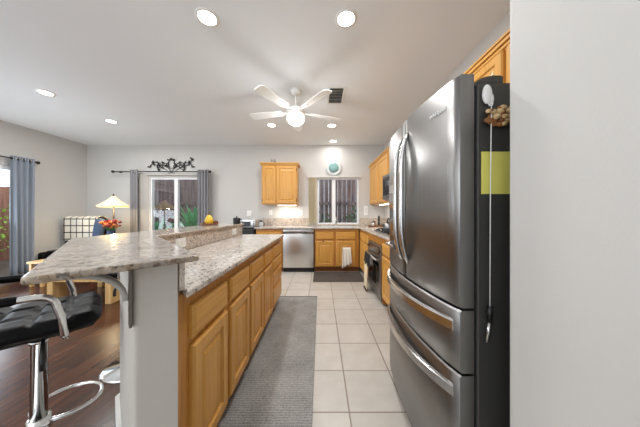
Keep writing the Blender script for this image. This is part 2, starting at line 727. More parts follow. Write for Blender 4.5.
# ------------------------------------------------------------------ the setting
SPLIT = [(-1.11, YB), (-1.11, 1.31), (-0.56, 0.76), (-0.56, YR)]
m = MB()
m.prism(SPLIT + [(XR, YR), (XR, YB)], -0.08, 0)
struct(m.build('floor', M['tile']))
m = MB()
m.prism([(XL, YB)] + SPLIT + [(XL, YR)], -0.08, 0)
struct(m.build('floor_wood', M['plank']))
struct(MB().box((XL - 0.15, YR - 0.15, H), (XR + 0.15, YB + 0.15, H + 0.1)).build('ceiling', M['ceil']))

# windows: x range, z range
WK = (-0.07, 0.865, 0.925, 1.975)       # kitchen window
WD = (-3.87, -2.68, 0.60, 1.975)        # dining nook window
m = MB()
xs = [XL - 0.15, WD[0], WD[1], WK[0], WK[1], XR + 0.15]
for i in range(5):
    a, b = xs[i], xs[i + 1]
    W = {1: WD, 3: WK}.get(i)
    if W:
        m.box((a, YB, 0), (b, YB + 0.15, W[2]))
        m.box((a, YB, W[3]), (b, YB + 0.15, H))
    else:
        m.box((a, YB, 0), (b, YB + 0.15, H))
struct(m.build('wall_back', M['wall']))
DL = (1.75, 3.92, 1.98)                 # patio door on left wall
m = MB()
m.box((XL - 0.15, YR, 0), (XL, DL[0], H))
m.box((XL - 0.15, DL[1], 0), (XL, YB, H))
m.box((XL - 0.15, DL[0], DL[2]), (XL, DL[1], H))
struct(m.build('wall_left', M['wall']))
m = MB()
m.box((XR, 0.72, 0), (XR + 0.15, YB, H))
struct(m.build('wall_right', M['wall']))
# wall beside the camera that ends at the refrigerator, with a bullnose corner
m = MB()
m.prism(round_poly([(0.622, YR), (0.622, 0.72), (XR + 0.15, 0.72), (XR + 0.15, YR)], {1: 0.02}), 0, H)
struct(m.build('wall_near', M['wall']))
# wall behind the camera with an added opening that lets sky light in
m = MB()
m.box((XL - 0.15, YR - 0.15, 0), (-4.8, YR, H))
m.box((-4.8, YR - 0.15, 0), (-0.4, YR, 0.4))
m.box((-4.8, YR - 0.15, 2.45), (-0.4, YR, H))
m.box((-0.4, YR - 0.15, 0), (XR + 0.15, YR, H))
struct(m.build('wall_rear', M['wall']))


def frame_window(name, W, mull, sill=True):
    x0, x1, z0, z1 = W
    r = bpy.data.objects.new(name, None)
    C.objects.link(r)
    r.location = ((x0 + x1) / 2, YB, z0)
    struct(r)
    t = 0.032
    m = MB()
    y0, y1 = YB + 0.015, YB + 0.075
    m.box((x0, y0, z1 - t), (x1, y1, z1), 0.004)
    m.box((x0, y0, z0), (x1, y1, z0 + t), 0.004)
    m.box((x0, y0, z0 + t), (x0 + t, y1, z1 - t), 0.004)
    m.box((x1 - t, y0, z0 + t), (x1, y1, z1 - t), 0.004)
    m.box((mull - 0.04, y0 - 0.005, z0 + t), (mull + 0.04, y1, z1 - t), 0.004)
    m.build('window_frame', M['vinyl'], r)
    for a, b in ((x0 + t, mull - 0.04), (mull + 0.04, x1 - t)):
        MB().box((a, YB + 0.04, z0 + t), (b, YB + 0.046, z1 - t)).build('window_pane', M['glass'], r)
    if sill:
        MB().box((x0 - 0.02, YB - 0.02, z0 - 0.02), (x1 + 0.02, YB + 0.02, z0 + 0.004), 0.004).build('window_sill', M['trim'], r)
    return r


frame_window('window_1', WK, 0.30, False)
frame_window('window_2', WD, -3.285)
# patio door on the left wall
r = bpy.data.objects.new('door_1', None)
C.objects.link(r)
r.location = (XL, (DL[0] + DL[1]) / 2, 0)
struct(r)
m = MB()
x0, x1 = XL - 0.09, XL - 0.02
t = 0.06
m.box((x0, DL[0], DL[2] - t), (x1, DL[1], DL[2]), 0.004)
m.box((x0, DL[0], 0.0), (x1, DL[1], 0.05), 0.004)
for y in (DL[0], DL[0] + 1.05, DL[1] - t):
    m.box((x0, y, 0.05), (x1, y + t, DL[2] - t), 0.004)
m.build('door_frame', M['vinyl'], r)
for a, b in ((DL[0] + t, DL[0] + 1.05), (DL[0] + 1.05 + t, DL[1] - t)):
    MB().box((XL - 0.058, a, 0.05), (XL - 0.052, b, DL[2] - t)).build('door_pane', M['glass'], r)
# frame of the added, unseen rear window
r = bpy.data.objects.new('added_rear_window', None)
C.objects.link(r)
r.location = (-2.6, YR, 0.4)
struct(r)
m = MB()
for x in (-4.8, -3.35, -1.9, -0.46):
    m.box((x, YR - 0.1, 0.4), (x + 0.06, YR - 0.04, 2.45))
m.box((-4.8, YR - 0.1, 0.4), (-0.4, YR - 0.04, 0.46))
m.box((-4.8, YR - 0.1, 2.39), (-0.4, YR - 0.04, 2.45))
m.build('window_frame', M['vinyl'], r)

# baseboards
BBH = 0.09
m = MB()
m.box((XL, YB - 0.014, 0), (-1.82, YB, BBH), 0.003)
struct(m.build('baseboard_back', M['trim']))
m = MB()
m.box((XL, DL[1] + 0.06, 0), (XL + 0.014, YB - 0.014, BBH), 0.003)
m.box((XL, YR, 0), (XL + 0.014, DL[0] - 0.06, BBH), 0.003)
struct(m.build('baseboard_left', M['trim']))

# half wall under the raised bar
S_IN, S_OUT = 0.27, 0.09                  # x+y of the inner and outer face of its diagonal leg
XI, XO = -1.061, -1.172
EY = 2.87
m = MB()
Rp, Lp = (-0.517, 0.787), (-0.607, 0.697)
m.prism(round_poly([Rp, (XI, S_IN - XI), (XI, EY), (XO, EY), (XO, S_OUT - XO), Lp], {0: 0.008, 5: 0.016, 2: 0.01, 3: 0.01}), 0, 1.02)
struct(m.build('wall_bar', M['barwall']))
b = 0.02
m = MB()
o1 = [(Lp[0], Lp[1]), (XO, S_OUT - XO), (XO, EY)]
o2 = [(XO - b, EY), (XO - b, S_OUT - XO - b * 0.41), (Lp[0] - b * 0.7, Lp[1] - b * 0.7)]
m.prism(o1 + o2, 0, 0.115, 0.003)
struct(m.build('baseboard_bar', M['trim']))

# ------------------------------------------------------------------ outdoors
m = MB()
m.box((-12, YB + 0.15, -0.35), (6, 14, -0.1))
m.box((-14, -6, -0.35), (XL - 0.15, YB + 0.15, -0.1))
struct(m.build('ground', M['ground']))


def fence(name, label, x0, x1, y, mat, along='x', h=1.75):
    F = (lambda u, v, d: (u, v, d)) if along == 'x' else (lambda u, v, d: (v, u, d))
    L0 = (x0 + x1) / 2
    t = thing(name, label, 'fence', F(L0, y, -0.1))
    m = MB(F)
    u = x0
    while u < x1:
        wd = 0.135 + random.uniform(-0.006, 0.006)
        hh = h + random.uniform(-0.015, 0.015)
        dd = random.uniform(0, 0.008)
        m.box((u, y + dd, -0.1), (u + wd, y + 0.02 + dd, hh))
        u += wd + 0.005
    m.build('board', mat, t)
    for z in (0.25, 1.43):
        MB(F).box((x0, y - 0.04, z), (x1, y - 0.003, z + 0.09)).build('rail', mat, t)
    u = x0 + 0.8
    while u < x1:
        MB(F).box((u, y + 0.035, -0.1), (u + 0.09, y + 0.125, h + 0.04)).build('post', mat, t)
        u += 2.4
    return t


fence('wooden_fence', 'weathered dark board fence running behind the house windows', -8.4, 3.5, 6.75, M['fence'], h=2.35)
fence('wooden_fence', 'reddish brown board fence beyond the patio door', -4, 6.6, -8.6, M['fence_side'], 'y', h=1.9)


def agave(label, loc, n, L, cat='plant'):
    t = thing('agave_plant', label, cat, loc)
    m = MB()
    for k in range(n):
        a = k * 2.399963
        el = 0.25 + 1.15 * (k / n)
        d = Vector((math.cos(a) * math.cos(el), math.sin(a) * math.cos(el), math.sin(el)))
        side = Vector((-math.sin(a), math.cos(a), 0))
        ll = L * random.uniform(0.8, 1.1)
        up = side.cross(d) * -1

        def fn(u, v, d=d, side=side, ll=ll, up=up):
            wdt = 0.027 * L / 0.6 * (0.6 + 1.2 * u) * (1 - u) ** 0.6 * 1.3 + 0.001
            p = d * ll * u + Vector((0, 0, -0.10 * ll * u * u))
            return Vector(loc) + p + side * wdt * (v - 0.5) * 2 + up * wdt * abs(v - 0.5) * 0.7
        m.grid(fn, 7, 2, 0.006)
    m.build('leaf_rosette', M['agave'], t)
    MB().lathe([(0.09, -0.04), (0.11, 0.03), (0.06, 0.1), (0, 0.12)], loc, 12).build('stem', M['stem'], t)
    return t


agave('spiky green agave in the garden behind the right pane of the curtained window', (-3.3, 5.65, 0.62), 40, 0.85)
agave('smaller spiky green agave at the lower left of the curtained window', (-4.35, 5.75, 0.50), 26, 0.65)
for nm, mt, lc in (('planter_mound', 'soil', (-3.6, 5.85)),):
    m = MB()
    m.lathe([(1.7, -0.1), (1.4, 0.40), (1.0, 0.55), (0, 0.60)], (lc[0], lc[1] - 0.0, 0), 24)
    o = m.build('garden_mound', M['ground'])
    for v in o.data.vertices:
        v.co.y = lc[1] + (v.co.y - lc[1]) * 0.42
    struct(o)


def bush(label, loc, r, hgt, mat, n=420):
    t = thing('garden_shrub', label, 'shrub', loc)
    m = MB()
    bm = bmesh.new()
    for k in range(n):
        while True:
            p = Vector((random.uniform(-1, 1), random.uniform(-1, 1), random.uniform(-1, 1)))
            if 0.45 < p.length < 1:
                break
        c = Vector((loc[0] + p.x * r, loc[1] + p.y * r, loc[2] + hgt * (0.55 + 0.45 * p.z)))
        d = Vector((random.uniform(-1, 1), random.uniform(-1, 1), random.uniform(-0.3, 1))).normalized()
        s = d.cross(Vector((0.3, 0.5, 0.8))).normalized()
        L = random.uniform(0.06, 0.12)
        vs = [bm.verts.new(q) for q in (c, c + d * L * 0.5 + s * L * 0.28, c + d * L, c + d * L * 0.5 - s * L * 0.28)]
        bm.faces.new(vs)
    m._merge(bm)
    m.build('foliage', mat, t)
    MB().tube([loc, (loc[0] + 0.03, loc[1], loc[2] + hgt * 0.6)], [0.03, 0.012], 8).build('stem', M['stem'], t)


bush('low green shrub below the left half of the sink window outside', (0.1, 6.1, -0.1), 0.45, 1.35, M['leaf'])
bush('low green shrub below the right half of the sink window outside', (0.98, 6.15, -0.1), 0.5, 1.4, M['leaf'])
bush('bright lime green shrub beyond the patio door', (-7.5, 4.7, -0.1), 0.75, 1.6, M['lime'], 700)
bush('dark green shrub lower down beyond the patio door', (-7.2, 3.4, -0.1), 0.6, 0.9, M['leaf'], 500)

# ------------------------------------------------------------------ cabinets
DOOR_P = [(0, 0), (0, 0.014), (0.008, 0.022), (0.054, 0.022), (0.062, 0.011), (0.078, 0.011), (0.100, 0.018)]
DRAW_P = [(0, 0), (0, 0.011), (0.014, 0.022)]


def F_east(xf):        # faces +X; u runs along Y
    return lambda u, v, d: (xf + d, u, v)


def F_south(yf):       # faces -Y; u runs along X
    return lambda u, v, d: (u, yf - d, v)


def F_west(xf):        # faces -X; u runs along Y
    return lambda u, v, d: (xf - d, u, v)


def door(t, F, u0, u1, v0, v1):
    return MB(F).rings(u0, u1, v0, v1, DOOR_P).build('door', M['oak_z'], t)


def drawer(t, F, u0, u1, v0, v1, mat):
    return MB(F).rings(u0, u1, v0, v1, DRAW_P).build('drawer', M[mat], t)


DZ0, DZ1 = 0.12, 0.640
WZ0, WZ1 = 0.668, 0.803
G_IS = 'oak base cabinets of the island'
XF = -0.535
Fi = F_east(XF)


def island_unit(label, y0, y1, body, doors, bank=False):
    t = thing('base_cabinet', label, 'cabinet', (-0.8, (y0 + y1) / 2, 0), G_IS)
    MB().prism(body, 0.1, 0.865).build('body', M['frame_z'], t)
    x_t = -0.605
    m = MB()
    m.box((-1.05, max(y0, 1.35), 0.0), (x_t, y1, 0.1)) if not bank else m.box((-1.05, y0, 0), (x_t, y1, 0.1))
    if y0 < 1:
        m.prism([(x_t, S_IN - x_t + 0.004), (-1.05, 1.33), (-1.05, 1.35), (x_t, 1.35)], 0, 0.1)
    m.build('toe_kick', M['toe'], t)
    for (a, b2) in doors:
        if bank:
            for z0, z1 in ((WZ0, WZ1), (0.530, 0.650), (0.352, 0.512), (0.12, 0.334)):
                drawer(t, Fi, a, b2, z0, z1, 'oak_y')
        else:
            drawer(t, Fi, a, b2, WZ0, WZ1, 'oak_y')
            door(t, Fi, a, b2, DZ0, DZ1)
    return t


s = S_IN + 0.004
island_unit('near oak island cabinet against the half wall end, two doors under two drawers', 0.81, 1.588,
            [(XF, s - XF), (XI + 0.004, s - XI), (XI + 0.004, 1.588), (XF, 1.588)], [(0.879, 1.203), (1.248, 1.571)])
island_unit('middle oak island cabinet, two doors under two drawers', 1.591, 2.341,
            [(XF, 1.591), (XI + 0.004, 1.591), (XI + 0.004, 2.341), (XF, 2.341)], [(1.609, 1.958), (1.996, 2.323)])
island_unit('far oak island cabinet, a bank of four stacked drawers', 2.344, 2.868,
            [(XF, 2.344), (XI + 0.004, 2.344), (XI + 0.004, 2.868), (XF, 2.868)], [(2.362, 2.850)], True)

# island worktop, its splash and the raised bar
s2 = S_IN + 0.030
CT0, CT1 = 0.865, 0.895
m = MB()
m.prism(round_poly([(-0.488, s2 + 0.488), (-0.488, 2.895), (-1.039, 2.895), (-1.039, s2 + 1.039)], {1: 0.02}), CT0, CT1, 0.009, 3)
tag(m.build('island_countertop', M['granite']), 'lower speckled granite worktop on the oak island cabinets', 'countertop')
m = MB()
e = 0.0015
m.prism([(Rp[0] + e, Rp[1] + e), (XI + e, S_IN - XI + 2 * e), (XI + e, EY), (XI + 0.021, EY), (XI + 0.021, S_IN + 0.028 - XI - 0.021), (Rp[0] + 0.014, Rp[1] + 0.014)], CT1 + 0.0005, 1.019)
tag(m.build('granite_backsplash', M['granite_splash']), 'upright granite splash between the island worktop and the raised bar', 'backsplash')
m = MB()
bar = [(-0.398, 0.72), (-0.651, 0.465), (-1.376, 1.19), (-1.376, 2.90), (-1.016, 2.90), (-1.016, 1.338)]
m.prism(round_poly(bar, {0: 0.03, 1: 0.02, 3: 0.03, 4: 0.03}), 1.02, 1.04, 0.007, 3)
o = m.build('bar_countertop', M['granite_bar'])
o.data.materials.append(M['granite_edge'])
for p in o.data.polygons:
    if abs(p.normal.z) < 0.9:
        p.material_index = 1
tag(o, 'raised angled granite bar top with a rough brown edge', 'countertop')


def bracket(label, base, d):
    """steel corbel: base = point on the wall face at the underside of the bar, d = outward direction"""
    d = Vector(d).normalized()
    sd = Vector((-d.y, d.x, 0))
    t = thing('corbel_bracket', label, 'bracket', (base[0], base[1], 0.815), 'corbels under the bar')
    B = Vector(base)
    wd = 0.019

    def bar_box(p0, p1, thk_dir):
        pts = []
        m = MB()
        bm = bmesh.new()
        vs = []
        for q in (p0, p1):
            for s1, s2_ in ((-1, 0), (1, 0), (1, 1), (-1, 1)):
                vs.append(bm.verts.new(q + sd * wd * s1 + thk_dir * 0.008 * s2_))
        for f in ((0, 1, 2, 3), (4, 5, 6, 7), (0, 1, 5, 4), (1, 2, 6, 5), (2, 3, 7, 6), (3, 0, 4, 7)):
            bm.faces.new([vs[i] for i in f])
        return m._merge(bm)
    up = Vector((0, 0, 1))
    bar_box(B + up * 0.815 + d * 0.001, B + up * 1.0185 + d * 0.001, d).build('wall_plate', M['plategrey'], t)
    bar_box(B + up * 1.0185 + d * 0.012, B + up * 1.0185 + d * 0.15, -up).build('top_plate', M['roundedge'], t)
    n = 12
    m = MB()

    def fn(u, v):
        a = u * PI / 2
        c = B + d * 0.135 + up * 0.905
        p = c + Vector((0, 0, 0)) - d * math.cos(a) * 0.125 + up * math.sin(a) * 0.104
        return p + sd * wd * (v * 2 - 1)
    m.grid(fn, n, 1, 0.014)
    m.build('curved_brace', M['roundedge'], t)
    return t


bd = (-0.7071, -0.7071, 0)
bracket('curved steel corbel under the bar beside the half wall end', (Lp[0] - 0.004, Lp[1] + 0.004, 0), bd)
bracket('curved steel corbel under the bar further along the half wall', (XO, 2.1, 0), (-1, 0, 0))


def outlet(label, c, F, w_, h_, kind='outlet', rows=1):
    u, v = c
    t = thing('wall_' + kind, label, kind, F(u, v, 0), None)
    MB(F).rings(u - w_ / 2, u + w_ / 2, v - h_ / 2, v + h_ / 2, [(0, 0.0), (0, 0.004), (0.003, 0.007)]).build('cover_plate', M['white'], t)
    for i in range(rows):
        off = (i - (rows - 1) / 2)
        if w_ > h_:
            cu, cv, a, b_ = u + off * w_ * 0.42, v, w_ * 0.15, h_ * 0.25
        else:
            cu, cv, a, b_ = u, v + off * h_ * 0.36, w_ * 0.25, h_ * 0.14
        MB(F).box((cu - a, cv - b_, 0.006), (cu + a, cv + b_, 0.010), 0.001).build('socket' if kind == 'outlet' else 'rocker', M['trim'], t)
    return t


Fsp = F_east(XI + 0.0215)
outlet('white double outlet on the granite splash near the bar corner', (1.60, 0.958), Fsp, 0.115, 0.07, rows=2)
outlet('white double outlet on the granite splash near the far bar end', (2.60, 0.958), Fsp, 0.115, 0.07, rows=2)

# back run: base cabinets, dishwasher
YFc = 4.305           # face-frame plane of the back run
Fb = F_south(YFc)


def back_unit(label, x0, x1, doors, draws, hollow=False, grp='oak base cabinets along the back wall'):
    t = thing('base_cabinet', label, 'cabinet', ((x0 + x1) / 2, 4.6, 0), grp)
    m = MB()
    if hollow:
        for lo, hi in (((x0, YFc, 0.1), (x1, YFc + 0.02, 0.865)), ((x0, YFc, 0.1), (x0 + 0.018, YB - 0.004, 0.865)), ((x1 - 0.018, YFc, 0.1), (x1, YB - 0.004, 0.865)),
                       ((x0, YFc, 0.1), (x1, YB - 0.004, 0.118)), ((x0, YB - 0.02, 0.1), (x1, YB - 0.004, 0.865))):
            m.box(lo, hi)
    else:
        m.box((x0, YFc, 0.1), (x1, YB - 0.004, 0.865))
    m.build('body', M['frame_z'], t)
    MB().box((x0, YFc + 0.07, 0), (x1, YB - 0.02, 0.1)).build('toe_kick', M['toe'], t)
    for a, b_ in doors:
        door(t, Fb, a, b_, 0.12, 0.625)
    for a, b_ in draws:
        drawer(t, Fb, a, b_, 0.655, 0.803, 'oak_x')
    return t


back_unit('oak base cabinet left of the dishwasher, mostly hidden behind the island', -1.285, -0.755, [(-1.26, -0.78)], [(-1.26, -0.78)])
sk = back_unit('oak sink cabinet under the window with a white towel on its right door', -0.122, 0.772,
               [(-0.092, 0.262), (0.312, 0.700)], [(-0.092, 0.262), (0.312, 0.700)], True)
MB().box((0.035, YFc - 0.026, 0.612), (0.075, YFc - 0.0195, 0.634), 0.002).build('latch', M['black'], sk)
# corner filler and right run
XFr = 0.79
Fr = F_west(XFr)


def right_unit(label, y0, y1, doors, draws, xb=XR - 0.004):
    t = thing('base_cabinet', label, 'cabinet', (1.1, (y0 + y1) / 2, 0), 'oak base cabinets along the right wall')
    MB().box((XFr, y0, 0.1), (xb, y1, 0.865)).build('body', M['frame_z'], t)
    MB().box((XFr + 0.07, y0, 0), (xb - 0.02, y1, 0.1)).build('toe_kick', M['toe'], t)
    for a, b_ in doors:
        door(t, Fr, a, b_, DZ0, DZ1)
    for a, b_ in draws:
        drawer(t, Fr, a, b_, WZ0, WZ1, 'oak_y')
    return t


right_unit('oak corner base cabinet between the sink cabinet and the oven', 3.505, 4.303, [(3.53, 3.86), (3.90, 4.22)], [(3.53, 3.86), (3.90, 4.22)])
right_unit('narrow oak base cabinet between the oven and the refrigerator', 2.30, 2.735, [(2.33, 2.71)], [(2.33, 2.71)])
right_unit('oak base cabinet tucked beside the far side of the refrigerator', 1.72, 2.297, [(1.75, 2.27)], [(1.75, 2.27)])

# dishwasher
t = thing('dishwasher', 'stainless dishwasher left of the sink cabinet', 'dishwasher', (-0.44, 4.6, 0))
MB().box((-0.750, 4.31, 0.09), (-0.128, YB - 0.03, 0.860)).build('body', M['dkgrey'], t)
m = MB()
m.box((-0.742, 4.268, 0.098), (-0.136, 4.308, 0.775), 0.006, 3)
m.build('door_panel', M['steel_x'], t)
m = MB()
m.box((-0.742, 4.268, 0.797), (-0.136, 4.308, 0.852), 0.005, 3)
m.build('control_panel', M['steel_x'], t)
m = MB()
m.box((-0.742, 4.292, 0.770), (-0.136, 4.308, 0.80))
m.build('pocket_recess', M['black'], t)
m = MB()
m.tube([(-0.735, 4.262, 0.770), (-0.143, 4.262, 0.770)], 0.011, 10, flat=(1, 0.7))
m.build('handle', M['steel_h'], t)
MB().box((-0.32, 4.2665, 0.80), (-0.285, 4.2685, 0.812)).build('indicator', M['black'], t)
MB().box((-0.750, 4.34, 0.0), (-0.128, 4.40, 0.09)).build('kick_plate', M['black'], t)

# worktop of the back and right runs, with the sink cut-out
SX0, SX1, SY0, SY1 = -0.02, 0.70, 4.37, 4.76
YC = 4.262
XCr = 0.755
m = MB()
bv = 0.008
m.box((-1.31, YC, CT0), (SX0, YB - 0.003, CT1), bv)
m.box((SX0 - 0.012, YC, CT0), (SX1 + 0.012, SY0, CT1), bv)
m.box((SX0 - 0.012, SY1, CT0), (SX1 + 0.012, YB - 0.003, CT1), bv)
m.box((SX1, YC, CT0), (XR - 0.003, YB - 0.003, CT1), bv)
m.box((XCr, 1.72, CT0), (XR - 0.003, YC + 0.02, CT1), bv)
tag(m.build('kitchen_countertop', M['granite']), 'granite worktop along the back wall, around the sink and along the right wall', 'countertop')
m = MB()
m.box((-1.31, YB - 0.024, CT1), (WK[0] - 0.2, YB - 0.003, 1.065), 0.003)
m.box((WK[0] - 0.2, YB - 0.024, CT1), (WK[1] + 0.02, YB - 0.003, 0.922), 0.003)
m.box((WK[1] + 0.02, YB - 0.024, CT1), (XR - 0.003, YB - 0.003, 1.065), 0.003)
tag(m.build('granite_backsplash', M['granite_splash']), 'low granite splash along the back wall', 'backsplash')
m = MB()
m.box((XR - 0.024, 1.72, CT1), (XR - 0.003, YB - 0.026, 1.065), 0.003)
tag(m.build('granite_backsplash', M['granite_splash']), 'low granite splash along the right wall behind the cooktop', 'backsplash')

# sink and tap
t = thing('kitchen_sink', 'white double sink set into the worktop under the window', 'sink', (0.34, 4.56, 0.74))
m = MB()
e = 0.006
x0, x1, y0, y1, z0, z1 = SX0 + e, SX1 - e, SY0 + e, SY1 - e, 0.875, 0.897
th = 0.008
m.box((x0, y0, 0.74), (x0 + th, y1, z1))
m.box((x1 - th, y0, 0.74), (x1, y1, z1))
m.box((x0, y0, 0.74), (x1, y0 + th, z1))
m.box((x0, y1 - th, 0.74), (x1, y1, z1))
m.box((x0, y0, 0.735), (x1, y1, 0.743))
m.box((0.33, y0, 0.74), (0.35, y1, 0.87))
m.build('basin', M['glaze'], t)
for x in (0.16, 0.52):
    MB().lathe([(0.04, 0.7435), (0.04, 0.747), (0.0, 0.747)], (x, 4.56, 0), 16).build('drain', M['chrome'], t)
t = thing('faucet', 'arched pale chrome faucet behind the sink', 'faucet', (0.34, 4.81, CT1))
MB().lathe([(0.028, CT1), (0.028, CT1 + 0.015), (0.016, CT1 + 0.03), (0.014, CT1 + 0.06)], (0.34, 4.81, 0), 16).build('base', M['chrome'], t)
pts = [(0.34, 4.81, CT1 + 0.05), (0.34, 4.81, CT1 + 0.14)]
for k in range(1, 9):
    a = PI * k / 8
    pts.append((0.34, 4.81 - 0.06 + 0.06 * math.cos(a), CT1 + 0.14 + 0.06 * math.sin(a)))
pts.append((0.34, 4.69, CT1 + 0.11))
MB().tube(pts, 0.011, 10).build('spout', M['chrome'], t)
MB().tube([(0.345, 4.81, CT1 + 0.05), (0.385, 4.805, CT1 + 0.075), (0.405, 4.80, CT1 + 0.09)], 0.007, 8).build('handle', M['chrome'], t)

# upper cabinets
UZ0, UZ1 = 1.362, 2.195


def upper_body(m, lo, hi):
    m.box(lo, hi)


YUf = YB - 0.31
Fu = F_south(YUf)
t = thing('wall_cabinet', 'oak wall cabinet with two doors left of the sink window', 'cabinet', (-0.87, 4.75, UZ0))
MB().box((-1.252, YUf, UZ0), (-0.497, YB - 0.003, UZ1)).build('body', M['oak_z'], t)
door(t, Fu, -1.232, -0.948, UZ0 + 0.018, UZ1 - 0.018)
door(t, Fu, -0.930, -0.515, UZ0 + 0.018, UZ1 - 0.018)
for z in (UZ0 + 0.09, UZ1 - 0.09):
    MB().box((-0.513, YUf - 0.012, z - 0.025), (-0.503, YUf - 0.001, z + 0.025)).build('hinge', M['iron'], t)
MB().box((-1.244, YUf - 0.012, UZ0 + 0.065), (-1.234, YUf - 0.001, UZ0 + 0.115)).build('hinge', M['iron'], t)
m = MB()
for k, (ex, z0, z1) in enumerate(((0.012, 2.185, 2.205), (0.026, 2.205, 2.228), (0.038, 2.228, 2.25))):
    m.box((-1.252 - ex, YUf - ex, z0), (-0.497 + ex, YB - 0.003, z1), 0.004)
m.build('crown', M['oak_x'], t)

XU = 1.125
Fw = F_west(XU)


def right_upper(label, y0, y1, z0, doors):
    t = thing('wall_cabinet', label, 'cabinet', (1.28, (y0 + y1) / 2, z0), 'oak wall cabinets along the right wall')
    MB().box((XU, y0, z0), (XR - 0.003, y1, UZ1)).build('body', M['oak_z'], t)
    for a, b_ in doors:
        door(t, Fw, a, b_, z0 + 0.018, UZ1 - 0.018)
    m = MB()
    for ex, za, zb in ((0.012, 2.185, 2.205), (0.026, 2.205, 2.228), (0.036, 2.228, 2.245)):
        m.box((XU - ex, y0, za), (XR - 0.003, y1, zb), 0.003)
    m.build('crown', M['oak_y'], t)
    return t


right_upper('oak wall cabinet in the corner right of the sink window', 3.535, YB - 0.003, UZ0, [(3.56, 4.16), (4.20, 4.84)])
right_upper('short oak wall cabinet above the microwave', 2.752, 3.532, 1.79, [(2.775, 3.13), (3.155, 3.51)])
right_upper('oak wall cabinet beside the microwave, hidden behind the refrigerator', 1.79, 2.749, UZ0, [(1.82, 2.26), (2.29, 2.72)])
right_upper('oak wall cabinet above the refrigerator', 0.80, 1.787, 1.80, [(0.825, 1.285), (1.315, 1.765)])

# microwave over the range
t = thing('microwave', 'over-the-range microwave with a dark window under the short cabinet', 'microwave', (1.2, 3.14, 1.38))
XM = 1.04
MB().box((XM, 2.76, 1.385), (XR - 0.003, 3.525, 1.785), 0.004).build('body', M['steel_y'], t)
m = MB()
m.box((XM - 0.03, 2.99, 1.395), (XM - 0.001, 3.52, 1.775), 0.006)
m.build('door', M['steel_y'], t)
MB().box((XM - 0.034, 3.04, 1.45), (XM - 0.0295, 3.47, 1.73), 0.001).build('window', M['blackgloss'], t)
MB().box((XM - 0.03, 2.765, 1.395), (XM - 0.001, 2.985, 1.775), 0.004).build('control_panel', M['blackgloss'], t)
MB().tube([(XM - 0.03, 3.01, 1.46), (XM - 0.06, 3.01, 1.50), (XM - 0.06, 3.01, 1.68), (XM - 0.03, 3.01, 1.72)], 0.009, 8).build('handle', M['steel_h'], t)

# built-in oven under the worktop, gas cooktop above it
y0, y1 = 2.742, 3.498
t = thing('base_cabinet', 'oak cabinet housing the built-in oven under the cooktop', 'cabinet', (1.1, 3.12, 0), 'oak base cabinets along the right wall')
m = MB()
m.box((XFr, y0 - 0.004, 0.755), (XR - 0.004, y1 + 0.004, 0.865))
m.box((XFr, y0 - 0.004, 0.02), (XR - 0.004, y0 + 0.016, 0.755))
m.box((XFr, y1 - 0.016, 0.02), (XR - 0.004, y1 + 0.004, 0.755))
m.build('body', M['frame_z'], t)
t = thing('built_in_oven', 'stainless built-in oven with a black glass window in the right run of cabinets', 'oven', (1.1, 3.12, 0.0))
ya, yb = y0 + 0.02, y1 - 0.02
MB().box((XFr + 0.002, ya, 0.03), (XR - 0.10, yb, 0.745)).build('body', M['dkgrey'], t)
MB().box((XFr - 0.022, ya, 0.605), (XFr, yb, 0.748), 0.004).build('control_panel', M['steel_y'], t)
MB().box((XFr - 0.0245, ya + 0.06, 0.625), (XFr - 0.0215, yb - 0.06, 0.73), 0.001).build('display', M['display'], t)
for k in range(2):
    MB().lathe([(0.017, -0.02), (0.015, 0.0)], (XFr - 0.022, ya + 0.03 if k else yb - 0.03, 0.675), 14, axis=0).build('knob', M['black'], t)
dr = MB().box((XFr - 0.026, ya, 0.135), (XFr - 0.001, yb, 0.598), 0.005).build('oven_door', M['steel_y'], t)
MB().box((XFr - 0.029, ya + 0.07, 0.20), (XFr - 0.0255, yb - 0.07, 0.52), 0.001).build('oven_window', M['blackgloss'], dr)
m = MB()
XH = XFr - 0.072
m.tube([(XH, ya + 0.02, 0.572), (XH, yb - 0.02, 0.572)], 0.013, 12)
for yy in (ya + 0.05, yb - 0.05):
    m.tube([(XFr - 0.025, yy, 0.572), (XH, yy, 0.572)], 0.009, 8)
m.build('oven_handle', M['steel_h'], dr)
MB().box((XFr - 0.018, ya, 0.05), (XFr, yb, 0.128), 0.003).build('vent_trim', M['steel_y'], t)
t = thing('gas_cooktop', 'black and steel gas cooktop set on the granite beside the refrigerator', 'cooktop', (1.09, 3.12, CT1))
g0, g1 = 0.86, 1.36
MB().box((g0, y0 + 0.02, CT1 + 0.0005), (g1, y1 - 0.02, CT1 + 0.012), 0.004).build('plate', M['steel_y'], t)
for k in range(3):
    m = MB()
    ya, yb = y0 + 0.035 + 0.232 * k, y0 + 0.035 + 0.232 * k + 0.212
    for yy in (ya, (ya + yb) / 2, yb):
        m.box((g0 + 0.06, yy - 0.007, 0.930), (g1 - 0.02, yy + 0.007, 0.942), 0.002)
    for q in (0.06, 0.19, 0.32, 0.455):
        m.box((g0 + q, ya, 0.930), (g0 + q + 0.014, yb, 0.941), 0.002)
    for xx in (g0 + 0.065, g0 + 0.462):
        for yy in (ya, yb):
            m.box((xx - 0.005, yy - 0.006, CT1 + 0.0115), (xx + 0.007, yy + 0.006, 0.932))
    m.build('grate', M['burner'], t)
    for xx in (g0 + 0.14, g0 + 0.38):
        MB().lathe([(0.045, CT1 + 0.0118), (0.045, CT1 + 0.02), (0.03, CT1 + 0.027), (0, CT1 + 0.027)], (xx, (ya + yb) / 2, 0), 16).build('burner', M['burner'], t)
for k in range(5):
    MB().lathe([(0.016, CT1 + 0.0118), (0.014, CT1 + 0.034), (0, CT1 + 0.034)], (g0 + 0.028, y0 + 0.12 + 0.13 * k, 0), 14).build('knob', M['black'], t)

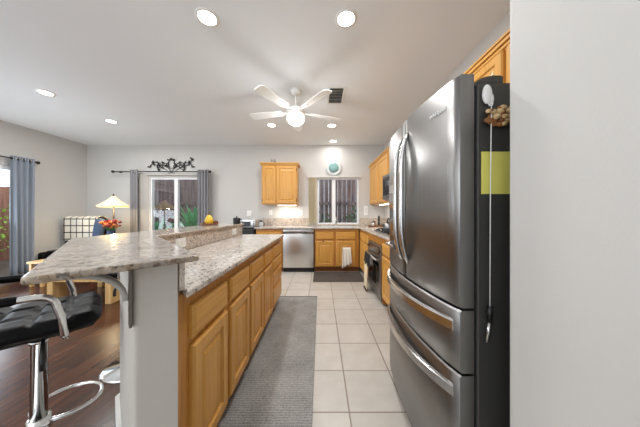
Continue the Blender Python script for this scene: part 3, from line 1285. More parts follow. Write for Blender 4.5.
# ------------------------------------------------------------------ refrigerator
FY0, FY1 = 0.82, 1.652
XE = 0.524          # front of the doors at their edges
BUL = 0.044
XC0 = 0.583


def bulge(y):
    s_ = (y - (FY0 + FY1) / 2) / ((FY1 - FY0) / 2)
    return XE - BUL * max(0.0, 1 - s_ * s_)


t = thing('refrigerator', 'stainless french door refrigerator with two bottom drawers', 'refrigerator', (0.95, 1.236, 0))
fr = t
MB().box((XC0 + 0.012, FY0, 0.03), (1.37, FY1, 1.676), 0.006).build('case', M['dkgrey'], t)
MB().box((XC0 + 0.0, FY0 + 0.012, 0.05), (XC0 + 0.02, FY1 - 0.012, 1.67)).build('door_gasket', M['black'], t)


def fdoor(y0, y1, z0, z1, mat):
    m = MB()
    n = 14
    ys = [y0 + (y1 - y0) * k / n for k in range(n + 1)]
    rr = 0.006
    bm = bmesh.new()
    cols = []
    for i, y in enumerate(ys):
        xf = bulge(y)
        end = i in (0, n)
        xx = xf + (rr if end else 0)
        cols.append([bm.verts.new(p) for p in ((XC0, y, z0), (xx + rr, y, z0), (xx, y, z0 + rr), (xx, y, z1 - rr), (xx + rr, y, z1), (XC0, y, z1))])
    for a, b_ in zip(cols, cols[1:]):
        for k in range(6):
            k2 = (k + 1) % 6
            f = bm.faces.new((a[k], a[k2], b_[k2], b_[k]))
    bm.faces.new(cols[0])
    bm.faces.new(cols[-1])
    m._merge(bm)
    o = m.build('door' if z1 > 1 else 'drawer', M[mat], t)
    for p in o.data.polygons:
        if p.normal.x < -0.5 and abs(p.normal.z) < 0.3:
            p.use_smooth = True
    return o


YM = (FY0 + FY1) / 2
g = 0.004
dn = fdoor(FY0, YM - g, 0.818, 1.708, 'steel_z')
df = fdoor(YM + g, FY1, 0.818, 1.708, 'steel_z')
d1 = fdoor(FY0, FY1, 0.570, 0.808, 'steel_y')
d2 = fdoor(FY0, FY1, 0.055, 0.560, 'steel_y')
# upright bow handles either side of the split
for par, yy in ((dn, YM - 0.045), (df, YM + 0.045)):
    pts = []
    for k in range(17):
        u = k / 16
        z = 0.905 + (1.62 - 0.905) * u
        off = 0.044 * (1 - (2 * u - 1) ** 4) ** 0.8
        pts.append((bulge(yy) + 0.006 - off, yy, z))
    MB().tube(pts, 0.0145, 12, flat=(1.15, 0.85)).build('handle', M['steel_h'], par)
# horizontal bow handles on the two drawers
for par, z in ((d1, 0.742), (d2, 0.486)):
    ya, yb = FY0 + 0.022, FY1 - 0.03

    def fn(u, v, z=z, ya=ya, yb=yb):
        y = ya + (yb - ya) * u
        off = 0.052 * (1 - (2 * u - 1) ** 6) ** 0.7
        a = 2 * PI * v
        return Vector((bulge(y) + 0.004 - off + 0.010 * math.cos(a), y, z + 0.021 * math.sin(a)))
    m = MB()
    bm = bmesh.new()
    gg = []
    sec = [(-0.009, -0.018), (-0.009, 0.016), (-0.005, 0.021), (0.009, 0.021), (0.009, -0.021), (-0.005, -0.021)]
    n = 26
    for i in range(n + 1):
        u = i / n
        y = ya + (yb - ya) * u
        off = 0.044 * max(0.0, 1 - abs(2 * u - 1) ** 2.6)
        gg.append([bm.verts.new((bulge(y) + 0.002 - off + q[0], y, z + q[1])) for q in sec])
    for a, b_ in zip(gg, gg[1:]):
        for k in range(6):
            k2 = (k + 1) % 6
            bm.faces.new((a[k], a[k2], b_[k2], b_[k]))
    bm.faces.new(gg[0])
    bm.faces.new(gg[-1])
    m._merge(bm)
    m.build('handle', M['steel_h'], par)
# water dispenser in the far door
dy0, dy1 = 1.385, 1.575
m = MB()


def disp(u, v):
    y = dy0 + (dy1 - dy0) * u
    return Vector((bulge(y) - 0.002, y, 0.945 + 0.435 * v))


m.grid(disp, 6, 2, 0.004)
m.build('dispenser', M['display'], df)


def disp2(u, v):
    y = dy0 + 0.012 + (dy1 - dy0 - 0.024) * u
    return Vector((bulge(y) - 0.0075, y, 1.21 + 0.16 * v))


MB().grid(disp2, 6, 1, 0.004).build('dispenser_screen', M['steel_h'], df)
MB().box((bulge(1.48) - 0.03, dy0 + 0.02, 0.955), (bulge(1.48) + 0.01, dy1 - 0.02, 0.972), 0.003).build('drip_tray', M['steel_h'], df)
# hinge covers, grille, feet
for ya, yb in ((FY0 + 0.004, FY0 + 0.13), (FY1 - 0.13, FY1 - 0.004)):
    m = MB()
    bm = bmesh.new()
    pr = [(XC0 + 0.013, 1.677), (XC0 + 0.013, 1.684), (XC0 + 0.03, 1.694), (XC0 + 0.05, 1.701), (XC0 + 0.075, 1.705), (XC0 + 0.10, 1.705), (XC0 + 0.113, 1.701), (XC0 + 0.113, 1.677)]
    a = [bm.verts.new((p[0], ya, p[1])) for p in pr]
    b_ = [bm.verts.new((p[0], yb, p[1])) for p in pr]
    bm.faces.new(a)
    bm.faces.new(b_)
    for i in range(len(pr)):
        j = (i + 1) % len(pr)
        bm.faces.new((a[i], a[j], b_[j], b_[i]))
    m._merge(bm)
    m.build('hinge_cover', M['dkgrey'], t)
MB().box((XC0 - 0.02, FY0 + 0.02, 0.012), (XC0 + 0.06, FY1 - 0.02, 0.05), 0.003).build('base_grille', M['black'], t)
for y in (FY0 + 0.06, FY1 - 0.06):
    for x in (0.66, 1.30):
        MB().lathe([(0.02, 0), (0.02, 0.012), (0.012, 0.015), (0.012, 0.035)], (x, y, 0), 12).build('foot', M['black'], t)


def text_mesh(body, size, depth):
    cu = bpy.data.curves.new('lettering', 'FONT')
    cu.body = body
    cu.size = size
    cu.extrude = depth
    cu.align_x = 'CENTER'
    cu.align_y = 'CENTER'
    ob = bpy.data.objects.new('lettering', cu)
    C.objects.link(ob)
    dg = bpy.context.evaluated_depsgraph_get()
    me = bpy.data.meshes.new_from_object(ob.evaluated_get(dg))
    bpy.data.objects.remove(ob)
    return me


def place_text(body, size, depth, mat, parent, fn, name):
    me = text_mesh(body, size, depth)
    off = Vector((0, 0, 0))
    q = parent
    while q is not None:
        off += q.location
        q = q.parent
    for v in me.vertices:
        v.co = Vector(fn(*v.co)) - off
    me.materials.clear()
    me.materials.append(mat)
    o = bpy.data.objects.new(name, me)
    C.objects.link(o)
    o.parent = parent
    return o


yc, zc = 0.932, 1.609
place_text('Whirlpool', 0.024, 0.0006, M['silvertxt'], dn, lambda x, y, z: (bulge(yc - x) - 0.0012 - z, yc - x, zc + y), 'badge')

# things on the side of the refrigerator
FS = FY0
t = thing('magnetic_hook', 'white hand-shaped magnetic hook on the refrigerator side', 'hook', (0.643, FS, 1.615))
m = MB()
m.sphere((0.625, FS - 0.010, 1.625), 0.03, (0.62, 0.3, 1.25), 16)
m.sphere((0.640, FS - 0.010, 1.608), 0.014, (0.7, 0.5, 1.5), 12)
m.build('body', M['white'], t)
MB().tube([(0.629, FS - 0.012, 1.592), (0.630, FS - 0.016, 1.580), (0.632, FS - 0.024, 1.577), (0.633, FS - 0.026, 1.585)], 0.003, 6).build('peg', M['white'], t)
t = thing('dry_erase_marker', 'silver and black marker hanging on a long white cord by the refrigerator', 'marker', (0.647, FS - 0.016, 0.70))
m = MB()
m.tube([(0.632, FS - 0.0215, 1.582), (0.631, FS - 0.018, 1.3), (0.630, FS - 0.0165, 0.83)], 0.0019, 6)
m.build('cord', M['white'], t)
m = MB()
m.tube([(0.630, FS - 0.0165, 0.832), (0.629, FS - 0.0165, 0.775)], [0.010, 0.0085], 10)
m.build('cap', M['black'], t)
m = MB()
m.tube([(0.629, FS - 0.0165, 0.775), (0.618, FS - 0.0165, 0.70)], [0.0075, 0.006], 10)
m.build('barrel', M['steel_h'], t)
o = MB().box((0.609, FS - 0.0035, 1.252), (0.742, FS - 0.001, 1.412)).build('note_pad', M['yellow'])
tag(o, 'yellow paper note on the refrigerator side', 'note')
t = thing('dried_flower_magnet', 'small brown and cream dried flower bunch on the refrigerator side above the yellow note', 'decoration', (0.685, FS, 1.54))
random.seed(3)
for nm, mt, n in (('brown_leaves', 'wreathbrown', 34), ('pale_flowers', 'wreathpale', 30)):
    m = MB()
    for k in range(n):
        a, rr = random.uniform(0, 2 * PI), random.random() ** 0.5
        m.sphere((0.678 + 0.068 * rr * math.cos(a), FS - 0.012 - random.uniform(0, 0.010 if n == 34 else 0.016), 1.540 + 0.034 * rr * math.sin(a)), random.uniform(0.007, 0.013), (1.3, 0.7, 0.8), 8)
    m.build(nm, M[mt], t)

# ------------------------------------------------------------------ rugs
t = thing('floor_rug', 'long grey ribbed rug on the tile beside the island', 'rug', (-0.31, 1.6, 0))
MB().box((-0.575, 0.25, 0.0), (-0.047, 3.02, 0.012), 0.004).build('pile', M['rug'], t)
m = MB()
m.box((-0.577, 3.012, 0.0), (-0.045, 3.034, 0.013), 0.003)
m.build('binding', M['rugedge'], t)
tag(MB().box((-0.13, 3.69, 0.0), (0.78, 4.30, 0.012), 0.004).build('sink_mat', M['mat']), 'dark brown anti-fatigue mat in front of the sink cabinet', 'mat')


# ------------------------------------------------------------------ ceiling: recessed lamps, vent, fan
def can(label, x, y, k=1.0):
    t = thing('recessed_light', label, 'light', (x, y, H), 'recessed ceiling lights')
    m = MB()
    m.lathe([(0.066, H), (0.088, H - 0.001), (0.086, H - 0.006), (0.070, H - 0.010), (0.066, H - 0.006)], (x, y, 0), 28, cap=False)
    m.build('trim_ring', M['white'], t)
    MB().lathe([(0, H - 0.004), (0.067, H - 0.004), (0.067, H - 0.001), (0, H - 0.001)], (x, y, 0), 28).build('lens', M['lens'], t)
    l = area('lamp', (0, 0, -0.012), (0, 0, 0), 0.12, 0.12, CAN_W * k, (1.0, 0.99, 0.98), 'DISK')
    l.parent = t
    return t


can('lit recessed light at the top left of the fan, nearest the camera on that side', -0.892, 1.70)
can('lit recessed light at the top centre, nearest above the rug', 0.202, 1.71)
can('lit recessed light at the far left above the patio door side', -3.514, 2.76, 1.25)
can('lit recessed light in front of the curtained window', -3.507, 3.62, 1.1)
can('lit recessed light just left of the fan lamp, towards the oak wall cabinet', -0.86, 3.78, 0.6)
can('lit recessed light behind the right fan blade', 0.20, 3.80, 0.6)
can('lit recessed light above the sink, nearest the back wall', 0.278, 4.62, 0.22)
for x, y in ((-3.5, 0.2), (-3.5, -1.6)):  # unseen lamps, added as fill for the left side of the room
    can('unseen recessed light added for fill', x, y, 1.4)

t = thing('ceiling_vent', 'white louvred air vent on the ceiling right of the fan', 'vent', (0.20, 2.82, H))
x0, x1, y0, y1 = 0.085, 0.315, 2.62, 3.05
m = MB()
w_ = 0.03
m.box((x0, y0, H - 0.009), (x1, y0 + w_, H - 0.0005), 0.002)
m.box((x0, y1 - w_, H - 0.009), (x1, y1, H - 0.0005), 0.002)
m.box((x0, y0 + w_, H - 0.009), (x0 + w_, y1 - w_, H - 0.0005), 0.002)
m.box((x1 - w_, y0 + w_, H - 0.009), (x1, y1 - w_, H - 0.0005), 0.002)
m.build('frame', M['white'], t)
MB().box((x0 + w_, y0 + w_, H - 0.0025), (x1 - w_, y1 - w_, H - 0.0005)).build('backing', M['slotdark'], t)
for k in range(10):
    yy = y0 + w_ + 0.012 + k * 0.0365
    rot = Matrix.Rotation(math.radians(40), 3, 'X')
    MB().box((x0 + w_, yy - 0.007, H - 0.008), (x1 - w_, yy + 0.007, H - 0.0065), rot=rot).build('louvre', M['white'], t)

fx, fy = -0.31, 2.70
t = thing('ceiling_fan', 'white five blade ceiling fan with a lit glass bowl', 'ceiling fan', (fx, fy, H))
MB().lathe([(0.065, H - 0.0005), (0.066, H - 0.03), (0.05, H - 0.06), (0.02, H - 0.07), (0, H - 0.07)], (fx, fy, 0), 24).build('canopy', M['white'], t)
MB().tube([(fx, fy, H - 0.065), (fx, fy, 2.49)], 0.011, 10).build('downrod', M['white'], t)
MB().lathe([(0.02, 2.515), (0.05, 2.50), (0.10, 2.475), (0.115, 2.44), (0.11, 2.40), (0.09, 2.385), (0, 2.385)], (fx, fy, 0), 28).build('motor', M['white'], t)
prof = [(0.09, 2.384), (0.11, 2.375)]
for k in range(9):
    a = PI / 2 * k / 8
    prof.append((0.11 * math.cos(a), 2.36 - 0.085 * math.sin(a)))
MB().lathe(prof, (fx, fy, 0), 28).build('light_bowl', M['bowl'], t)
MB().lathe([(0.113, 2.386), (0.115, 2.38), (0.113, 2.372), (0.106, 2.372)], (fx, fy, 0), 28, cap=False).build('bowl_rim', M['white'], t)
l = bpy.data.lights.new('bowl_lamp', 'POINT')
l.energy = FAN_W
l.color = (0.98, 0.99, 1.0)
l.shadow_soft_size = 0.12
lo = bpy.data.objects.new('bowl_lamp', l)
C.objects.link(lo)
lo.parent = t
lo.location = (0, 0, 2.18 - H)
for k in range(5):
    a = math.radians(22 + 72 * k)
    R = Matrix.Rotation(a, 4, 'Z') @ Matrix.Rotation(math.radians(11), 4, 'X')
    T0 = Matrix.Translation((fx, fy, 2.445)) @ R
    m = MB(lambda x, y, z, T0=T0: T0 @ Vector((x, y, z)))
    pl = round_poly([(0.17, -0.048), (0.62, -0.066), (0.62, 0.066), (0.17, 0.048)], {0: 0.02, 1: 0.045, 2: 0.045, 3: 0.02})
    m.prism(pl, -0.004, 0.004)
    bl = m.build('blade', M['white'], t)
    m = MB(lambda x, y, z, T0=T0: T0 @ Vector((x, y, z)))
    m.box((0.09, -0.018, -0.012), (0.24, 0.018, -0.0045), 0.003)
    m.build('blade_arm', M['white'], bl)


# ------------------------------------------------------------------ windows' dressing
def curtain(label, p0, p1, z0, z1, mat, folds=5, amp=0.03, taper=0.0, group=None):
    """hanging panel from plan point p0 to p1, folded in plan"""
    p0, p1 = Vector((*p0, 0)), Vector((*p1, 0))
    d = p1 - p0
    nrm = Vector((-d.y, d.x, 0)).normalized()
    t = thing('curtain', label, 'curtain', tuple((p0 + p1) / 2 + Vector((0, 0, z0))), group)

    def fn(u, v):
        k = 1 - taper * (1 - v)
        p = p0 + d * (u * k)
        ph = u * folds * 2 * PI
        a = amp * (0.75 + 0.25 * math.sin(3 * v + u * 5)) * (1 + 0.25 * (1 - v))
        return Vector((p.x, p.y, z0 + (z1 - z0) * v)) + nrm * math.sin(ph) * a
    MB().grid(fn, folds * 10, 10, 0.004).build('cloth', mat, t)
    # grommets
    for k in range(folds * 2):
        m = MB()
        u = (k + 0.5) / (folds * 2)
        p = p0 + d * u
        q = p + nrm * math.sin(u * folds * 2 * PI) * 0
        ring = [q + Vector((0, 0, z1 - 0.045)) + nrm * 0.026 * math.cos(x) + Vector((0, 0, 0.026 * math.sin(x))) for x in [2 * PI * j / 12 for j in range(12)]]
        m.tube([tuple(x) for x in ring], 0.004, 6, closed=True)
        m.build('grommet', M['chrome'], t)
    return t


def rod(label, a, b, r=0.011, wall=None):
    t = thing('curtain_rod', label, 'curtain rod', tuple((Vector(a) + Vector(b)) / 2))
    d = (Vector(b) - Vector(a)).normalized()
    MB().tube([a, b], r, 12).build('pole', M['iron'], t)
    for e_, s_ in ((Vector(a), -1), (Vector(b), 1)):
        m = MB()
        pts = [e_ + d * s_ * x for x in (0, 0.012, 0.02, 0.04, 0.06, 0.072)]
        m.tube([tuple(p) for p in pts], [0.013, 0.018, 0.012, 0.030, 0.028, 0.008], 14)
        m.build('finial', M['iron'], t)
        q = e_ - d * s_ * 0.03
        m = MB()
        m.tube([tuple(q), tuple(q + Vector(wall))], 0.008, 8)
        m.build('bracket', M['iron'], t)
    return t


YRd = 4.76
rod('black curtain rod across the window on the back wall', (-4.53, YRd, 2.092), (-2.48, YRd, 2.092), wall=(0, 0.139, 0))
curtain('grey curtain panel at the left of the back wall window', (-4.20, YRd), (-4.02, YRd), 0.04, 2.135, M['curtain'], 3, 0.032)
curtain('grey curtain panel at the right of the back wall window', (-2.715, YRd), (-2.465, YRd), 0.04, 2.135, M['curtain'], 4, 0.032)
rod('black curtain rod above the patio door', (-5.20, 1.50, 2.105), (-5.20, 3.93, 2.105), wall=(-0.094, 0, 0))
curtain('grey curtain panel with blue daylight in its colour beside the patio door', (-5.20, 3.625), (-5.20, 3.92), 0.04, 2.15, M['curtain_daylit'], 4, 0.035)


def vblind(label, x0, x1, z0, z1, sx0, sx1, n, mat, wand=None):
    t = thing('vertical_blind', label, 'blind', ((x0 + x1) / 2, YB - 0.05, z0))
    MB().box((x0, YB - 0.07, z1 - 0.035), (x1, YB - 0.004, z1), 0.004).build('headrail', M['slatgrey'], t)
    for k in range(n):
        x = sx0 + (sx1 - sx0) * (k + 0.5) / n
        rot = Matrix.Rotation(math.radians(62), 3, 'Z')
        MB().box((x - 0.04, YB - 0.041, z0), (x + 0.04, YB - 0.0395, z1 - 0.036), rot=rot).build('slat', mat, t)
    if wand:
        MB().tube([(wand, YB - 0.085, z1 - 0.02), (wand, YB - 0.085, z1 - 0.14)], 0.007, 8).build('wand', M['dkgrey'], t)
    return t


vblind('cream vertical blind stacked at the left of the sink window', -0.285, 0.905, 0.945, 2.010, -0.255, -0.095, 9, M['cream'])
vblind('pale grey vertical blind stacked at the left of the curtained window', -4.14, -2.60, 0.62, 2.065, -4.08, -3.9, 8, M['slatgrey'], -4.09)

# scrollwork wall decoration over the curtain rod
t = thing('scroll_wall_decoration', 'black iron leaf scrollwork on the wall above the curtain rod', 'wall decoration', (-3.37, YB, 2.22))
cx, cz = -3.37, 2.20
m = MB()
ml = MB()
yy = YB - 0.02


def leaf(x, z, a, L=0.05):
    d = Vector((math.cos(a), 0, math.sin(a)))
    sd = Vector((-d.z, 0, d.x))
    c = Vector((x, yy - 0.004, z))
    fn = lambda u, v: c + d * L * u + sd * (v - 0.5) * 2 * L * 0.36 * math.sin(PI * min(1, u * 0.98 + 0.01)) + Vector((0, -0.006 * math.sin(PI * u), 0))
    ml.grid(fn, 5, 2, 0.003)


for sg in (-1, 1):
    def curve(pts):
        return [(cx + sg * p[0], yy, cz + p[1]) for p in pts]
    main = [(0.0, -0.10), (0.05, -0.02), (0.10, 0.07), (0.18, 0.13), (0.27, 0.10), (0.34, 0.13), (0.41, 0.12), (0.46, 0.06), (0.49, 0.02)]
    sec = [(0.02, -0.02), (0.08, 0.09), (0.06, 0.16), (0.0, 0.19)]
    thd = [(0.10, -0.06), (0.18, 0.0), (0.27, 0.03), (0.30, -0.02), (0.26, -0.05)]
    fth = [(0.05, -0.02), (0.13, 0.03), (0.20, 0.06), (0.30, 0.05), (0.38, 0.07), (0.40, 0.12)]
    fif = [(0.0, -0.10), (0.05, -0.12), (0.10, -0.14)]
    for q in (main, sec, thd, fth, fif):
        # smooth the polyline
        P = [Vector((a, b_, 0)) for a, b_ in q]
        for _ in range(2):
            Q = [P[0]]
            for a, b_ in zip(P, P[1:]):
                Q += [a * 0.75 + b_ * 0.25, a * 0.25 + b_ * 0.75]
            P = Q + [P[-1]]
        m.tube(curve([(v.x, v.y) for v in P]), 0.007, 6)
    random.seed(5)
    for q in (main[2:], thd[1:], fth[1:], sec[1:]):
        for (x, z) in q:
            for j in range(2):
                a = random.uniform(0, 2 * PI)
                leaf(cx + sg * x, cz + z, a if sg > 0 else PI - a, random.uniform(0.032, 0.05))
leaf(cx + 0.45, cz + 0.16, 0.7, 0.07)
leaf(cx + 0.46, cz + 0.20, 2.4, 0.05)
m.tube([(cx + 0.40, yy, cz + 0.12), (cx + 0.45, yy, cz + 0.17), (cx + 0.47, yy, cz + 0.21)], 0.006, 6)
m.tube([(cx - 0.02, yy, cz + 0.19), (cx - 0.02, YB, cz + 0.19)], 0.006, 6)
m.build('scrolls', M['iron'], t)
ml.build('leaves', M['iron'], t)

# plate over the sink window
t = thing('wall_plate_dish', 'round teal and white dish hung above the sink window', 'wall decoration', (0.30, YB, 2.18))
MB().lathe([(0, 0), (0.11, -0.004), (0.165, -0.03), (0.162, -0.036), (0.112, -0.012), (0, -0.010)], (0.30, YB - 0.002, 2.185), 32, axis=1).build('rim', M['glaze'], t)
MB().lathe([(0.104, -0.012), (0.108, -0.030), (0.08, -0.038), (0, -0.040)], (0.298, YB - 0.002, 2.207), 32, axis=1).build('centre', M['teal'], t)

# outlets and switches on the back wall
Fwall = F_south(YB)
outlet('grey white switch plate on the wall above the toaster oven', (-1.62, 1.172), Fwall, 0.10, 0.12, 'switch')
outlet('white outlet under the oak wall cabinet', (-1.13, 1.19), Fwall, 0.07, 0.115, rows=2)
outlet('white double switch plate just left of the sink window', (-0.46, 1.185), Fwall, 0.115, 0.115, 'switch')
outlet('tall white wall plate in the corner right of the sink window', (1.03, 1.235), Fwall, 0.085, 0.21, 'switch', 2)

# under-cabinet lamps
for label, lo_, hi_ in (('slim lit strip lamp under the oak wall cabinet left of the window', (-0.93, 4.68, UZ0 - 0.022), (-0.53, 4.74, UZ0 - 0.001)),
                        ('slim lit strip lamp under the corner oak wall cabinet', (1.22, 3.75, UZ0 - 0.022), (1.28, 4.5, UZ0 - 0.001))):
    t = thing('strip_lamp', label, 'light', tuple((a + b_) / 2 for a, b_ in zip(lo_, hi_)))
    MB().box((lo_[0], lo_[1], lo_[2] + 0.008), hi_, 0.002).build('housing', M['white'], t)
    MB().box((lo_[0] + 0.006, lo_[1] + 0.006, lo_[2]), (hi_[0] - 0.006, hi_[1] - 0.006, lo_[2] + 0.009), 0.001).build('lens', M['underlens'], t)
    l = area('lamp', (0, 0, -0.014), (0, 0, 0), hi_[0] - lo_[0], hi_[1] - lo_[1], 1.6, (1, 0.95, 0.87))
    l.parent = t

# ------------------------------------------------------------------ small kitchen things
# letters standing on the wall cabinet
t = thing('word_sign', 'small black letter ornament on top of the oak wall cabinet', 'ornament', (-1.0, 4.62, 2.25))
place_text('HA', 0.105, 0.006, M['iron'], t, lambda x, y, z: (-1.005 + x * 0.8, 4.62 - z, 2.2885 + y), 'letters')
MB().box((-1.07, 4.605, 2.25), (-0.80, 4.635, 2.254), 0.001).build('stand', M['dkgrey'], t)
t = thing('leaning_ornament', 'small black ornament on top of the corner oak wall cabinet', 'ornament', (1.27, 4.4, 2.245))
m = MB()
m.box((1.255, 4.20, 2.2455), (1.275, 4.50, 2.36), 0.004)
m.build('plaque', M['iron'], t)
m = MB()
m.box((1.23, 4.25, 2.2455), (1.30, 4.45, 2.254), 0.002)
m.build('foot', M['iron'], t)

# compact black refrigerator with toaster oven, beyond the island
t = thing('compact_refrigerator', 'black compact refrigerator at the left end of the back cabinets', 'refrigerator', (-1.56, 4.6, 0))
MB().box((-1.81, 4.36, 0.02), (-1.325, 4.86, 0.865), 0.006).build('body', M['black'], t)
MB().box((-1.81, 4.30, 0.03), (-1.325, 4.357, 0.862), 0.008).build('door', M['black'], t)
MB().box((-1.80, 4.285, 0.70), (-1.775, 4.301, 0.84), 0.004).build('handle', M['iron'], t)
for x in (-1.77, -1.36):
    for y in (4.40, 4.82):
        MB().lathe([(0.018, 0), (0.018, 0.022)], (x, y, 0), 10).build('foot', M['black'], t)
t = thing('toaster_oven', 'silver toaster oven with a dark glass door on the black compact refrigerator', 'toaster oven', (-1.5, 4.55, 0.865))
MB().box((-1.70, 4.42, 0.875), (-1.335, 4.72, 1.045), 0.01, 3).build('body', M['steel_x'], t)
MB().box((-1.60, 4.405, 0.905), (-1.43, 4.419, 1.0), 0.004).build('glass_door', M['blackgloss'], t)
MB().tube([(-1.61, 4.39, 1.005), (-1.41, 4.39, 1.005)], 0.006, 8).build('handle', M['steel_h'], t)
for z in (0.915, 0.96, 1.005):
    MB().lathe([(0.013, -0.016), (0.013, 0)], (-1.365, 4.42, z), 12, axis=1).build('knob', M['black'], t)
for x in (-1.67, -1.365):
    for y in (4.45, 4.69):
        MB().lathe([(0.012, 0.8652), (0.012, 0.876)], (x, y, 0), 8).build('foot', M['black'], t)
t = thing('cream_pitcher', 'small white pitcher with a dark lid at the left end of the back worktop', 'pitcher', (-1.25, 4.55, CT1))
MB().lathe([(0, CT1), (0.035, CT1), (0.045, CT1 + 0.04), (0.035, CT1 + 0.09), (0.038, CT1 + 0.10)], (-1.25, 4.55, 0), 18).build('body', M['glaze'], t)
MB().lathe([(0.039, CT1 + 0.10), (0.036, CT1 + 0.118), (0.008, CT1 + 0.125), (0.009, CT1 + 0.14), (0, CT1 + 0.143)], (-1.25, 4.55, 0), 18).build('lid', M['black'], t)
MB().tube([(-1.212, 4.55, CT1 + 0.085), (-1.185, 4.55, CT1 + 0.08), (-1.18, 4.55, CT1 + 0.045), (-1.208, 4.55, CT1 + 0.03)], 0.006, 8).build('handle', M['navy'], t)

# black pot on the far bar end
px_, py_ = -1.085, 2.80
B0 = 1.04
t = thing('sugar_pot', 'small black lidded pot on the far end of the bar', 'pot', (px_, py_, B0))
MB().lathe([(0, B0), (0.038, B0), (0.045, B0 + 0.01), (0.047, B0 + 0.06), (0.044, B0 + 0.066)], (px_, py_, 0), 20).build('body', M['black'], t)
MB().lathe([(0.048, B0 + 0.066), (0.045, B0 + 0.074), (0.01, B0 + 0.082), (0.008, B0 + 0.09), (0.011, B0 + 0.098), (0, B0 + 0.101)], (px_, py_, 0), 20).build('lid', M['iron'], t)
MB().tube([(px_ + 0.044, py_, B0 + 0.06), (px_ + 0.066, py_, B0 + 0.052), (px_ + 0.066, py_, B0 + 0.022), (px_ + 0.044, py_, B0 + 0.014)], 0.005, 8).build('handle', M['black'], t)

# harvest tray on the bar
gx, gy = -1.285, 2.50
t = thing('serving_tray', 'small oval wooden tray under the gourds on the bar', 'tray', (gx, gy, B0))
m = MB()
m.lathe([(0, B0), (0.085, B0), (0.10, B0 + 0.022), (0.094, B0 + 0.022), (0.08, B0 + 0.008), (0, B0 + 0.008)], (gx, gy, 0), 28)
o = m.build('dish', M['board'], t)
z0 = B0 + 0.0085
t = thing('yellow_gourd', 'yellow gourd with a grey stem on the wooden tray', 'gourd', (gx + 0.005, gy - 0.02, z0))
MB().lathe([(0, z0), (0.030, z0 + 0.003), (0.046, z0 + 0.03), (0.042, z0 + 0.06), (0.028, z0 + 0.09), (0.014, z0 + 0.108), (0, z0 + 0.112)], (gx + 0.005, gy - 0.02, 0), 20).build('flesh', M['gourd'], t)
MB().tube([(gx + 0.005, gy - 0.02, z0 + 0.108), (gx + 0.004, gy - 0.02, z0 + 0.130), (gx - 0.002, gy - 0.02, z0 + 0.148)], [0.007, 0.005, 0.006], 8).build('stem', M['stem'], t)


def pumpkin(label, x, y, r, grp):
    t = thing('small_pumpkin', label, 'gourd', (x, y, z0), grp)
    m = MB()
    bm = bmesh.new()
    bmesh.ops.create_uvsphere(bm, u_segments=32, v_segments=12, radius=r)
    for v in bm.verts:
        a = math.atan2(v.co.y, v.co.x)
        k = 1 + 0.07 * math.cos(8 * a)
        v.co = Vector((v.co.x * k + x, v.co.y * k + y, v.co.z * 0.8 + z0 + r * 0.8))
    m._merge(bm, True)
    m.build('flesh', M['rust'], t)
    MB().tube([(x, y, z0 + r * 1.45), (x + 0.004, y, z0 + r * 1.9)], [0.006, 0.004], 8).build('stem', M['stem'], t)


pumpkin('dark rust pumpkin left of the yellow gourd', gx - 0.058, gy + 0.038, 0.031, 'small rust pumpkins on the tray')
pumpkin('dark rust pumpkin right of the yellow gourd', gx + 0.066, gy + 0.012, 0.027, 'small rust pumpkins on the tray')

# right corner of the worktop
t = thing('round_tray', 'round brown wooden tray on the corner worktop', 'tray', (1.16, 4.55, CT1))
MB().lathe([(0, CT1), (0.15, CT1), (0.165, CT1 + 0.03), (0.158, CT1 + 0.03), (0.145, CT1 + 0.008), (0, CT1 + 0.008)], (1.16, 4.55, 0), 32).build('dish', M['board'], t)
zt = CT1 + 0.0085
t = thing('pepper_mill', 'tall black mill standing on the round wooden tray', 'pepper mill', (1.215, 4.50, zt))
MB().lathe([(0, zt), (0.028, zt), (0.028, zt + 0.03), (0.018, zt + 0.09), (0.024, zt + 0.15), (0.02, zt + 0.17)], (1.215, 4.50, 0), 16).build('body', M['black'], t)
MB().lathe([(0.021, zt + 0.171), (0.025, zt + 0.19), (0.018, zt + 0.21), (0.006, zt + 0.215), (0.008, zt + 0.23), (0, zt + 0.233)], (1.215, 4.50, 0), 16).build('head', M['iron'], t)
for x, y, lb, mt, r, h in ((1.09, 4.50, 'small white jar at the left of the round wooden tray', 'glaze', 0.03, 0.09),
                           (1.13, 4.56, 'small dark jar in the middle of the round wooden tray', 'rust', 0.032, 0.11)):
    t = thing('spice_jar', lb, 'jar', (x, y, zt))
    MB().lathe([(0, zt), (r, zt), (r, zt + h * 0.75), (r * 0.8, zt + h * 0.8)], (x, y, 0), 16).build('body', M[mt], t)
    MB().lathe([(r * 0.9, zt + h * 0.8), (r * 0.9, zt + h), (0, zt + h)], (x, y, 0), 16).build('lid', M['dkgrey'], t)
kx, ky, kz = 1.0, 3.18, 0.9425
t = thing('kettle', 'black and steel kettle with an arched handle on the gas cooktop', 'kettle', (kx, ky, kz))
MB().lathe([(0, kz), (0.075, kz), (0.08, kz + 0.015), (0.072, kz + 0.06), (0.045, kz + 0.09), (0.02, kz + 0.095), (0, kz + 0.095)], (kx, ky, 0), 24).build('body', M['steel_y'], t)
MB().lathe([(0.01, kz + 0.0955), (0.014, kz + 0.108), (0, kz + 0.112)], (kx, ky, 0), 12).build('lid_knob', M['black'], t)
pts = [(kx, ky + 0.068 * math.cos(a), kz + 0.072 + 0.085 * math.sin(a)) for a in [PI * k / 10 for k in range(11)]]
MB().tube(pts, 0.009, 8).build('handle', M['black'], t)
MB().tube([(kx - 0.06, ky, kz + 0.045), (kx - 0.095, ky, kz + 0.07), (kx - 0.115, ky, kz + 0.10)], [0.018, 0.012, 0.009], 10).build('spout', M['steel_y'], t)


